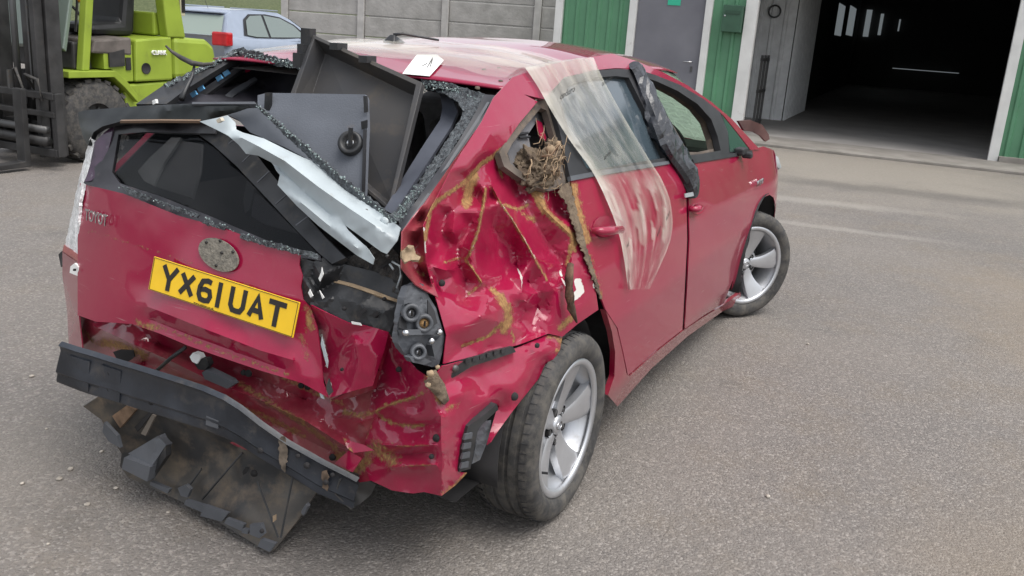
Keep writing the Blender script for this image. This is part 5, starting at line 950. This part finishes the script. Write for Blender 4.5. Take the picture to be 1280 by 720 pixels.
# wiper
wp_ = MB(); wp_.tube([onx(243, 82, -.26), onx(240, 96, -.28), onx(232, 112, -.31), onx(227, 124, -.34)], [.004, .006, .008, .010], 8); wpr = wp_.build('rear_wiper', BLACKPL, car, True)
MB().tube([onx(207, 57, -.30), onx(214, 64, -.29), onx(226, 72, -.28), onx(240, 79, -.27), onx(255, 81, -.25), onx(268, 79, -.23)], [.003, .005, .008, .009, .007, .004], 8).build('wiper_blade', RUBBER, wpr, True)
blk('washer_jet', [(190, 126), (194, 124), (195, 129), (191, 131)], -.40, .01, WHITE, wpr)

# ---- left rear lamp, left rear corner
panel('tail_lamp', [(112, 172, -.50), (118, 178, -.49), (112, 205, -.51), (104, 228, -.54), (99, 250, -.56), (97, 318, -.57), (81, 306, -.50), (87, 280, -.50), (94, 245, -.49), (104, 205, -.47)], None, LAMPCLEAR, car, depth=True, ctrl=[(92, 290, -.55), (100, 235, -.53)], res=3.5, thick=.01, jag=.4, wob=.006, wscale=45)
panel('tail_lamp_red', [(80, 306, -.505), (97, 318, -.575), (97, 327, -.575), (78, 314, -.505)], None, LAMPRED, car, depth=True, res=4, thick=.01)
panel('rear_corner_left', [(78, 315, -.50), (97, 328, -.57), (98, 390, -.60), (104, 445, -.60), (86, 436, -.50), (84, 390, -.48), (78, 345, -.46)], None, RED, car, depth=True, ctrl=[(90, 380, -.55)], res=5, thick=.004)
blk('bare_clip', [(88, 333), (93, 329), (98, 334), (99, 343), (97, 345), (87, 341)], -.60, .008, WHITE); blk('clip_hole', [(91.5, 336), (94.5, 336), (94, 339), (91, 338.5)], -.612, .003, INK)
panel('bumper_stub', [(73, 318, -.46), (77, 314, -.46), (79, 330, -.47), (76, 334, -.46)], None, BLACKPL, car, depth=True, res=4, thick=.02)
panel('lamp_trim', [(118, 178, -.49), (130, 166, -.47), (142, 158, -.46), (136, 185, -.48), (126, 215, -.51), (114, 226, -.535), (106, 227, -.54), (113, 205, -.51)], None, mat('dark_purple_trim', (.03, .012, .03), .2, coat=.6, var=.6, vscale=12, dirt=.1, dirtcol=(.3, .3, .34)), tg, depth=True, off=.012, res=4, thick=.008, wob=.003)

# ================================================================== hanging crash beam and valance
tp_ = [(75, 428), (100, 436), (135, 446), (200, 466), (255, 484), (280, 495), (300, 508), (325, 527), (360, 551), (400, 574), (447, 599)]
bt_ = [(68, 478), (95, 489), (135, 501), (200, 521), (255, 538), (280, 548), (300, 559), (325, 575), (365, 599), (395, 618), (440, 636)]
bx_ = [-.80, -.80, -.80, -.80, -.80, -.80, -.79, -.775, -.75, -.72, -.685]
V = []; prof = [(0, .007), (.03, .003), (.07, -.003), (.11, .004), (.24, .010), (.5, .007), (.72, .003), (.80, .010), (.95, .008), (1.0, .010)]
for i in range(len(tp_)*4-3):
    f_ = i/4; a = int(min(f_, len(tp_)-1.001)); t = f_-a; lp = lambda L: np.array(L[a])*(1-t)+np.array(L[a+1])*t
    T0, B0, X0 = lp(tp_), lp(bt_), float(lp(bx_))
    for v, d in prof:
        p = T0*(1-v)+B0*v; q = onx(p[0], p[1], X0); V.append(q+Vector((d+(.004*mnoise.noise(q*9)), 0, 0)))
n = len(prof); ni = len(tp_)*4-3
beam = obj('crash_beam', V, [(i*n+j, i*n+j+1, (i+1)*n+j+1, (i+1)*n+j) for i in range(ni-1) for j in range(n-1)], BEAM, car)
me = beam.data
solid(beam, .006, 0); e_ = beam.modifiers.new('e', 'EDGE_SPLIT'); e_.split_angle = R(32)
for px, py, x_, r_ in ((98, 454, -.79, .007), (138, 466, -.79, .009), (137, 486, -.79, .009), (97, 473, -.79, .006), (189, 503, -.79, .008), (325, 563, -.772, .008), (383, 582, -.735, .008), (372, 570, -.742, .006), (415, 594, -.71, .006), (407, 603, -.72, .007)): rdot(px, py, x_-.004, r_, par=beam)
for pl_ in ([(86, 444), (112, 452), (110, 490), (84, 480)], [(126, 456), (151, 464), (149, 503), (123, 494)]): blk('stamped_pad', pl_, -.797, .004, BEAM, beam)
blk('beam_clip', [(258, 520), (273, 526), (272, 536), (257, 531)], -.80, .01, GREYPL, beam)
panel('rust_streak', [(348, 548), (356, 546), (360, 565), (356, 590), (349, 580)], lambda p, o: on_axis(p, 0, np.interp(p[:, 0], [325, 360], [-.775, -.75])-.004), mat('mud_streak', (.10, .078, .058), .9, var=.5, vscale=40), beam, res=3, thick=.002, jag=.8, wob=.003)
panel('rust_streak', [(402, 590), (408, 588), (411, 600), (409, 614), (403, 610)], lambda p, o: on_axis(p, 0, np.full(len(p), -.722)), mat('mud_streak', (.11, .075, .05), .9, var=.5, vscale=40), beam, res=3, thick=.002, jag=.8, wob=.003)
panel('beam_end', [(440, 590, -.66), (470, 606, -.58), (464, 618, -.56), (450, 630, -.60), (440, 636, -.68), (420, 618, -.70), (425, 600, -.70)], None, STEEL, car, depth=True, ctrl=[(440, 612, -.62)], res=5, thick=.004)
VALM = mat('valance_plastic', (.022, .023, .025), .5, color2=(.075, .066, .055), vscale=7, dirt=.42, dirtcol=(.17, .13, .09))
VL = [(104, 508, -.74), (123, 496, -.71), (150, 500, -.68), (200, 515, -.64), (300, 555, -.60), (370, 600, -.55), (396, 615, -.53), (372, 650, -.61), (343, 687, -.69), (336, 691, -.70), (326, 685, -.70), (281, 657, -.68), (227, 627, -.65), (185, 608, -.64), (160, 596, -.65), (150, 583, -.66), (152, 567, -.66), (133, 538, -.69), (127, 525, -.70)]
val = panel('valance', VL, None, VALM, car, ctrl=[(250, 580, -.60), (300, 610, -.61), (190, 560, -.62), (320, 640, -.645), (360, 620, -.57), (290, 563, -.58)], depth=True, res=6, thick=.006, wob=.004, wscale=12)
def vb(name, pl_, x_, th, m=VALM): return blk(name, pl_, x_, th, m, val)
vb('block_top', [(160, 567), (197, 545), (208, 556), (190, 582)], [-.70, -.69, -.69, -.715], .03, GREYPL); vb('block_side', [(155, 572), (188, 584), (184, 602), (152, 586)], -.725, .03, GREYPL)
vb('block_end', [(191, 584), (207, 558), (208, 570), (186, 602)], -.70, .02, BLACKPL)
for pl_ in ([(188, 602), (212, 612), (209, 617), (187, 606)], [(222, 610), (232, 606), (238, 612), (234, 622), (226, 620)], [(232, 625), (258, 633), (256, 642), (230, 631)], [(256, 632), (285, 642), (277, 652), (250, 645)], [(283, 648), (305, 656), (302, 664), (280, 654)], [(303, 661), (311, 663), (309, 668), (302, 666)], [(312, 656), (326, 655), (330, 668), (324, 673), (312, 668)], [(326, 674), (344, 680), (337, 690), (322, 683)], [(376, 640), (382, 630), (385, 633), (379, 645)]): vb('tab', pl_, float(np.mean([np.interp(p[0], [150, 227, 281, 343], [-.68, -.67, -.70, -.72]) for p in pl_])), .012, GREYPL)
for a, b in (((303, 566), (253, 624)), ((252, 586), (236, 608)), ((322, 602), (348, 672)), ((366, 597), (351, 672))):
    MB().tube([onx(*a, float(np.interp(a[1], [550, 690], [-.60, -.70]))), onx(*b, float(np.interp(b[1], [550, 690], [-.60, -.705])))], .0035, 6).build('rib', BLACKPL, val)
vb('slit', [(168, 534), (186, 515), (190, 517), (172, 540)], -.675, .003, CAVITY); vb('slit_rib', [(176, 542), (190, 518), (194, 520), (182, 545)], -.68, .006, mat('dusty_plastic', (.14, .12, .10), .9)); vb('end_cap', [(130, 528), (146, 545), (150, 560), (136, 552), (128, 540)], -.715, .012, GREYPL)
vb('inner_bracket', [(140, 520), (158, 507), (170, 512), (150, 535)], -.69, .01, mat('rusty_plastic', (.16, .10, .06), .9, var=.4, vscale=20))
vb('hole', [(303, 590), (307, 584), (311, 585), (307, 592), (304, 594)], -.622, .003, CAVITY); rdot(317, 592, -.625, .010, par=val); rdot(327, 664, -.725, .006, par=val); vb('leaf', [(341, 645), (345, 643), (345, 650), (341, 653)], -.70, .002, ROOT)
# ================================================================== roof details
def roof_surf(p, off=0):
    d = rays(p); t = np.linspace(1.6, 5.2, 900)[None, :]; X = CAM[0]+d[:, :1]*t; Y = CAM[1]+d[:, 1:2]*t; Zz = CAM[2]+d[:, 2:3]*t
    o = np.asarray(off); o = o[:, None] if o.ndim else o
    h = zroof(X)-zfall(X, Y)+o; g = Zz-h; k = np.argmax(g < 0, axis=1); k = np.where((g < 0).any(1), k, np.argmin(g, axis=1)); r = np.arange(len(k)); return np.stack([X[r, k], Y[r, k], Zz[r, k]], 1)
stk = panel('paper_label', [(503, 92), (521, 68), (546, 68), (555, 75), (537, 95)], roof_surf, WHITE, car, off=.010, res=6, thick=.001)
for a, b in (((534, 84), (541, 72)), ((538, 83), (541, 72)), ((528, 82), (534, 79))): MB().tube([Vector(v) for v in roof_surf(np.array([a, b], float), .0125)], .0011, 5).build('pen_mark', INK, stk)
ab = Vector(roof_surf(np.array([(495., 54.)]))[0]); an = MB()
ant = obj('antenna', [ab+Vector(v) for v in ((-.055, -.03, 0), (-.055, .03, 0), (.05, -.022, 0), (.05, .022, 0), (-.025, -.012, .032), (-.025, .012, .032), (.035, 0, .012))], [(0, 4, 5, 1), (0, 2, 6, 4), (1, 5, 6, 3), (4, 6, 5), (2, 3, 6), (0, 1, 3, 2)], BLACKPL, car); bev(ant, .006)
MB().tube([ab+Vector((-.02, 0, .03)), ab+Vector((.00, -.03, .036)), ab+Vector((.06, -.15, .022))], [.006, .005, .004], 8).build('antenna_rod', BLACKPL, ant, True)
for p in ((605, 87), (624, 85), (597, 109), (626, 101)): dot(roof, *p, .007, Vector(roof_surf(np.array([p], float), .004)[0]), (-.2, -.2, 1), BROWNT, 'mud_spot', .001)

# ================================================================== plastic film over the roof
FILM = bpy.data.materials.new('plastic_film'); FILM.use_nodes = True; t_ = FILM.node_tree; b_ = t_.nodes['Principled BSDF']
tc_ = t_.nodes.new('ShaderNodeTexCoord'); mp_ = t_.nodes.new('ShaderNodeAttribute'); mp_.attribute_name = 'uvw'
n1 = t_.nodes.new('ShaderNodeTexNoise'); n1.inputs['Scale'].default_value = 1; n1.inputs['Detail'].default_value = 4; n1.inputs['Roughness'].default_value = .55; t_.links.new(mp_.outputs['Vector'], n1.inputs['Vector'])
r1 = t_.nodes.new('ShaderNodeMapRange'); r1.inputs[1].default_value = .33; r1.inputs[2].default_value = .68; r1.inputs[3].default_value = .02; r1.inputs[4].default_value = .24; t_.links.new(n1.outputs['Fac'], r1.inputs[0])
ad_ = t_.nodes.new('ShaderNodeMath'); ad_.operation = 'ADD'; ad_.use_clamp = True; aa = t_.nodes.new('ShaderNodeAttribute'); aa.attribute_name = 'dense'
t_.links.new(r1.outputs[0], ad_.inputs[0]); t_.links.new(aa.outputs['Fac'], ad_.inputs[1]); t_.links.new(ad_.outputs[0], b_.inputs['Alpha'])
b_.inputs['Base Color'].default_value = (.60, .57, .50, 1); b_.inputs['Roughness'].default_value = .12; b_.inputs['Coat Weight'].default_value = .2
def film_surf(p, off=0):
    S = side(p, np.asarray(off)+.012+.018); return S
def film_finish(o, du, dv, dense):
    """streak coordinates run along the film's own length"""
    me = o.data; A = me.attributes.new('uvw', 'FLOAT_VECTOR', 'POINT'); A.data.foreach_set('vector', np.asarray(du, np.float32).ravel()); D = me.attributes.new('dense', 'FLOAT', 'POINT'); D.data.foreach_set('value', np.asarray(dense, np.float32))
# the hanging tail: rows across, columns down, left and right edges traced on the flank
LE = [(656, 84), (672, 108), (690, 140), (712, 175), (740, 214), (758, 250), (773, 290), (781, 330), (785, 362)]
RE = [(742, 72), (752, 95), (768, 125), (788, 160), (812, 200), (828, 226), (839, 258), (838, 300), (812, 361)]
Lc = np.array(dens(LE, 6, False, True)); Rc = np.array(dens(RE, 6, False, True)); NR, NC = 70, 26
def resamp(Cv, n):
    d = np.r_[0, np.cumsum(np.linalg.norm(np.diff(Cv, axis=0), axis=1))]; u = np.linspace(0, d[-1], n); return np.stack([np.interp(u, d, Cv[:, 0]), np.interp(u, d, Cv[:, 1])], 1)
Lc, Rc = resamp(Lc, NR), resamp(Rc, NR); P = np.array([Lc[i]*(1-j/(NC-1))+Rc[i]*(j/(NC-1)) for i in range(NR) for j in range(NC)])
rp_ = np.random.default_rng(3); fold = np.interp(np.linspace(0, 1, NC), np.linspace(0, 1, 9), [.0, .012, .002, .010, .0, .008, .002, .011, .0])
offv = np.array([.012+.5*fold[j]*(.4+.6*i/NR)+.010*mnoise.noise(Vector((j*.35+i*.06, i*.05, 2)))+.007*abs(mnoise.noise(Vector((j*.5-i*.16, i*.13, 7))))+.004*mnoise.noise(Vector((j*1.1, i*.3, 5))) for i in range(NR) for j in range(NC)])
X = side(P, offv)
Fc = [(i*NC+j, i*NC+j+1, (i+1)*NC+j+1, (i+1)*NC+j) for i in range(NR-1) for j in range(NC-1)]
uvw = np.array([(j*.42, i*.03, 0) for i in range(NR) for j in range(NC)])
dn = np.array([.42*math.exp(-((j/(NC-1))/.17)**2)*(1 if i > 8 else .5)+(.30*max(0, 1-i/16))+.22*math.exp(-((1-j/(NC-1))/.05)**2)+.30*(mnoise.noise(Vector((j*.5, i*.07, 11))) > .12)*np.clip((i-36)/6, 0, 1)*np.clip(1-(i-52)/14, 0, 1)+.22*abs(mnoise.noise(Vector((j*.3+i*.1, i*.12, 21))))-(.14*np.clip((i-36)/20, 0, 1) if j > 8 else 0) for i in range(NR) for j in range(NC)])
# roof run: from the far rail to the near rail, draped over the roof skin and joined to the tail
NA = 34; run = []; ru = []; rdn = []
for a in range(NA):
    s = a/(NA-1); y = .60-(.60+.52)*s
    for j in range(NC):
        v = j/(NC-1); xr = np.interp(y, [-.56, -.2, .2, .6], [.02, .10, .12, .06]); xf = np.interp(y, [-.56, -.2, .2, .6], [.58, .52, .46, .30]); x = xr+(xf-xr)*v
        z = float(zroof(x)-zfall(x, y))+.010+.016*abs(mnoise.noise(Vector((x*9, y*2.2, 1))))+.008*mnoise.noise(Vector((x*22, y*6, 4))); run.append((x, y, z)); ru.append((v*9, s*2.4, 3)); rdn.append(.30+.3*mnoise.noise(Vector((x*6, y*3, 9))))
run = np.array(run); last = run[-NC:]; first = X[:NC]; W = []; wu = []; wd_ = []
for k in (1, 2, 3):
    for j in range(NC): W.append(last[j]*(1-k/4)+first[j]*(k/4)+np.array([0, -.008, .012])*math.sin(k/4*math.pi)); wu.append((j*.4, k*.1, 3)); wd_.append(.35)
allV = np.vstack([run, np.array(W), X]); rows = NA+3+NR; Fall = [(i*NC+j, i*NC+j+1, (i+1)*NC+j+1, (i+1)*NC+j) for i in range(rows-1) for j in range(NC-1)]
film = obj('plastic_film', allV, Fall, FILM); film_finish(film, np.vstack([ru, wu, uvw]), None, np.r_[rdn, wd_, dn]); tag(film, 'translucent white plastic film draped over the roof of the wrecked car', 'plastic sheet')
def print_on(px, py, txt, sz, rot):
    c = Vector(side(np.array([(px, py)], float), .05)[0]); a = Vector((.92, .0, .0)); M = Matrix.Translation(c) @ Matrix.Rotation(R(90), 4, 'X') @ Matrix.Rotation(R(rot), 4, 'Z'); word(txt, M, sz, INK, film, .0002, 1.3, 'print')
print_on(700, 125, 'onduro', .03, 12); print_on(752, 108, 'onduro', .026, 12); print_on(822, 297, 'fdn', .028, 50); print_on(833, 277, 'fdn', .028, 40); print_on(783, 310, 'of', .022, 10); print_on(755, 200, 'andu', .026, 14)

# ================================================================== black bag on the door pillar
BAG = mat('black_film', (.014, .016, .022), .25, coat=.4, var=.4, vscale=10, bump=.6, bscale=35)
bc = [(790, 81, 9), (797, 92, 11), (804, 110, 13), (812, 130, 15), (820, 150, 17), (828, 170, 17), (840, 190, 17), (852, 207, 17), (860, 222, 15), (864, 234, 12), (865, 243, 9)]
V = []; nb = 13; rows_ = dens([np.array(b) for b in bc], 7, False, True)
for i, (px, py, hw) in enumerate(rows_):
    c = Vector(side(np.array([(px, py)]), .012)[0]); c2 = Vector(side(np.array([(px+hw, py-hw*.35)]), .012)[0]); hwm = max(.015, abs((c2-c).length)*.45); ax = Vector((.75, .0, .12))
    d = (Vector((.55, 0, -1))).normalized(); a = Vector((1, 0, .5)).normalized(); b = Vector((0, -1, 0))
    for k in range(nb):
        th = 2*math.pi*k/nb; w_ = 1+.30*mnoise.noise(Vector((math.cos(th)*2.6, math.sin(th)*2.6, i*.45)))+.25*mnoise.noise(Vector((math.cos(th)*5, math.sin(th)*5, i*.6+7)))
        r1_ = hw*.0037*w_; V.append(c+a*math.cos(th)*r1_+b*(math.sin(th)*r1_*.62+.006)+Vector((0, 0, 0)))
nr_ = len(rows_); bag = obj('black_bag', V, [(i*nb+k, i*nb+(k+1) % nb, (i+1)*nb+(k+1) % nb, (i+1)*nb+k) for i in range(nr_-1) for k in range(nb)]+[tuple(range(nb))[::-1], tuple((nr_-1)*nb+k for k in range(nb))], BAG, None, False)
tag(bag, 'crumpled black plastic bag twisted round the door pillar', 'plastic bag')
panel('tape_edge', [(856, 242), (866, 240), (873, 234), (874, 238), (867, 245), (857, 247)], lambda p, o: side(p, o+.028), mat('silver_tape', (.4, .42, .44), .4, metal=.4), bag, res=4, thick=.004)

# ================================================================== clod of earth and roots in the quarter window
cc = Vector(side(np.array([(682., 205.)]), .0)[0])
clod = lump('soil_clod', cc+Vector((-.005, .022, -.012)), .074, SOIL, None, 11, (1.25, .62, .80), 5, .5)
tag(clod, 'clod of brown soil and roots stuck in the quarter window', 'soil')
lump('soil_lump', cc+Vector((.0, .01, -.055)), .04, SOIL, clod, 5, (2.1, .7, .55), 4, .6); lump('soil_lump', cc+Vector((.075, .015, .035)), .032, SOIL, clod, 8, (1, .7, 1), 4, .6); lump('soil_lump', cc+Vector((-.085, .02, -.03)), .034, SOIL, clod, 9, (1.2, .7, .8), 4, .6)
lump('bulb', cc+Vector((-.03, -.025, .05)), .017, ROOT, clod, 2, (1.3, .8, .8), 2, .15); lump('bulb', cc+Vector((.035, -.02, .06)), .010, ROOT, clod, 6, (1.1, .8, 1), 2, .15)
for k in range(70):
    a = cc+Vector((random.gauss(0, .055), -.015+random.uniform(-.012, .02), random.gauss(.005, .035))); d = Vector((random.uniform(-1, 1), random.uniform(-.3, .2), random.uniform(-.5, .45))).normalized()*random.uniform(.03, .085)
    pts = [a, a+d*.35+Vector((0, -.008, random.uniform(-.012, .012))), a+d*.7+Vector((0, -.006, random.uniform(-.02, .02))), a+d]; MB().tube([pts[0], pts[1]+Vector((0, 0, random.uniform(-.015, .015))), pts[2]+Vector((random.uniform(-.02, .02), 0, random.uniform(-.02, .02))), pts[3]+Vector((0, 0, random.uniform(-.03, .02)))], [.0014, .0012, .0010, .0005] if k > 5 else [.0035, .003, .0025, .0015], 5).build('root', ROOT, clod, True)
# soil running down the door gap, broken stick
panel('soil_smear', [(702, 233), (712, 227), (717, 245), (722, 268), (729, 292), (738, 325), (747, 350), (752, 374), (748, 370), (741, 347), (731, 322), (722, 300), (714, 275), (708, 255), (698, 240)], lambda p, o: side(p, o+.001), SOIL, car, ctrl=[(712, 250, .008), (722, 285, .006), (738, 325, .004)], res=2.5, thick=.003, jag=.9, wob=.004, wscale=60)
BARK = mat('bark', (.13, .075, .045), .9, color2=(.06, .035, .022), vscale=40, bump=1, bscale=50)
sp_ = [(713, 330), (711, 350), (712, 370), (714, 385), (721, 403)]; st_ = MB().tube([Vector(side(np.array([p], float), .004+.002*i)[0]) for i, p in enumerate(sp_)], [.010, .014, .016, .013, .003], 8).build('broken_stick', BARK, None, True); tag(st_, 'broken brown stick wedged in the crumpled quarter panel', 'stick')

# ================================================================== loose boot trim in the open hatch
def tray():
    A, B, Cc, D = onx(391, 44, -.20), onx(527, 104, -.22), onx(488, 264, -.44), onx(352, 150, -.34)
    nn = (B-A).cross(D-A).normalized(); nn = nn if nn.dot(Vector(fw)) > 0 else -nn
    P = [A, B, Cc, D]; c = (A+B+Cc+D)/4; I = [p+(c-p).normalized()*.016 for p in P]; Fl = [p+(c-p).normalized()*.04+nn*.055 for p in P]
    tm = mat('tray_plastic', (.035, .036, .04), .5, color2=(.055, .05, .045), vscale=4, dirt=.22, dirtcol=(.12, .095, .07))
    mb = MB(); V = [p+nn*.02 for p in P]+P+I+Fl; Fc = []
    for i in range(4):
        j = (i+1) % 4
        for L in range(3): Fc.append((L*4+i, L*4+j, L*4+4+j, L*4+4+i))
    Fc.append((12, 13, 14, 15)); t = obj('boot_tray', V, Fc, tm, None, False); solid(t, .006, 0); bev(t, .008, 3)
    tag(t, 'dark plastic boot tray standing tilted in the open hatch', 'tray')
    for u in (.25, .52):
        p = A.lerp(B, u); m_ = MB().box(p-nn*.002, (.05, .03, .02)); m_.build('clip', BLACKPL, t)
    bl = MB(); 
    for u, s in ((.02, .035), (.18, .025), (.30, .03)): bl.box(A.lerp(D, u)+Vector((0, .015, 0)), (.03, s, s*1.4))
    bl.build('hinge_lug', BLACKPL, t); return t
tray()
bd_ = panel('load_floor_board', [(322, 119, -.36), (334, 116, -.36), (456, 118, -.36), (459, 123, -.36), (459, 160, -.40), (456, 235, -.47), (454, 252, -.485), (440, 256, -.49), (395, 226, -.48), (322, 160, -.42)], None, mat('board_grey', (.105, .115, .135), .75, var=.12, vscale=5, bump=.15, bscale=200, dirt=.04), None, depth=True, res=10, thick=.016)
tag(bd_, 'grey carpeted load floor board with round latch in the open hatch', 'board')
lc = onx(438, 179, -.435); q_ = Vector((-.85, -.25, .4)).normalized().to_track_quat('Y', 'Z').to_matrix().to_4x4(); M_ = Matrix.Translation(lc) @ q_
lt = MB().lathe([(.0, .004), (.020, .004), (.022, .012), (.030, .012), (.034, .010), (.036, -.004)], 30, M=M_).build('latch', BLACKPL, bd_, True); MB().lathe([(0, .010), (.012, .009), (.013, .002)], 16, M=M_).build('latch_knob', CHROME, lt, True); MB().box(lc+Vector((-.016, -.012, .02)), (.006, .012, .05)).build('latch_arm', BLACKPL, lt)
blk('edge_clip', [(454, 120), (458, 120), (459, 140), (455, 141)], -.39, .006, BLACKPL, bd_); blk('edge_clip', [(451, 152), (458, 150), (458, 160), (452, 162)], -.41, .006, BLACKPL, bd_); blk('edge_strip', [(454, 162), (457, 162), (455, 240), (452, 240)], [-.415, -.415, -.485, -.485], .006, DARKTRIM, bd_); blk('edge_clip', [(331, 116), (338, 116), (337, 138), (330, 138)], -.39, .01, BLACKPL, bd_)
b3 = panel('trim_board', [(283, 143, -.44), (300, 137, -.43), (320, 133, -.42), (372, 177, -.46), (430, 229, -.52), (486, 276, -.57), (460, 262, -.56), (425, 232, -.53), (394, 204, -.50), (356, 184, -.48), (312, 165, -.46), (298, 150, -.45)], None, mat('board_grey_dark', (.085, .095, .112), .75, var=.12, vscale=5), None, depth=True, res=7, thick=.012)
tag(b3, 'dark grey trim board lying behind the torn pale metal strip', 'board')

# ================================================================== small stones on the yard
PEB = mat('pebble', (.40, .36, .31), .9, var=.3, vscale=40); pebs = [(58, 536), (74, 598), (28, 604), (109, 630), (127, 564), (88, 586), (145, 610), (210, 640), (60, 680), (1010, 430), (960, 620), (40, 470)]
for i, p in enumerate(pebs):
    s = random.uniform(.005, .011); o = lump('pebble', onz(*p, s*.45), s, PEB, None, i*1.3, (1.2, 1, .6), 1, .3); tag(o, 'small pale pebble lying on the tarmac', 'pebble', 'loose pebbles on the tarmac')
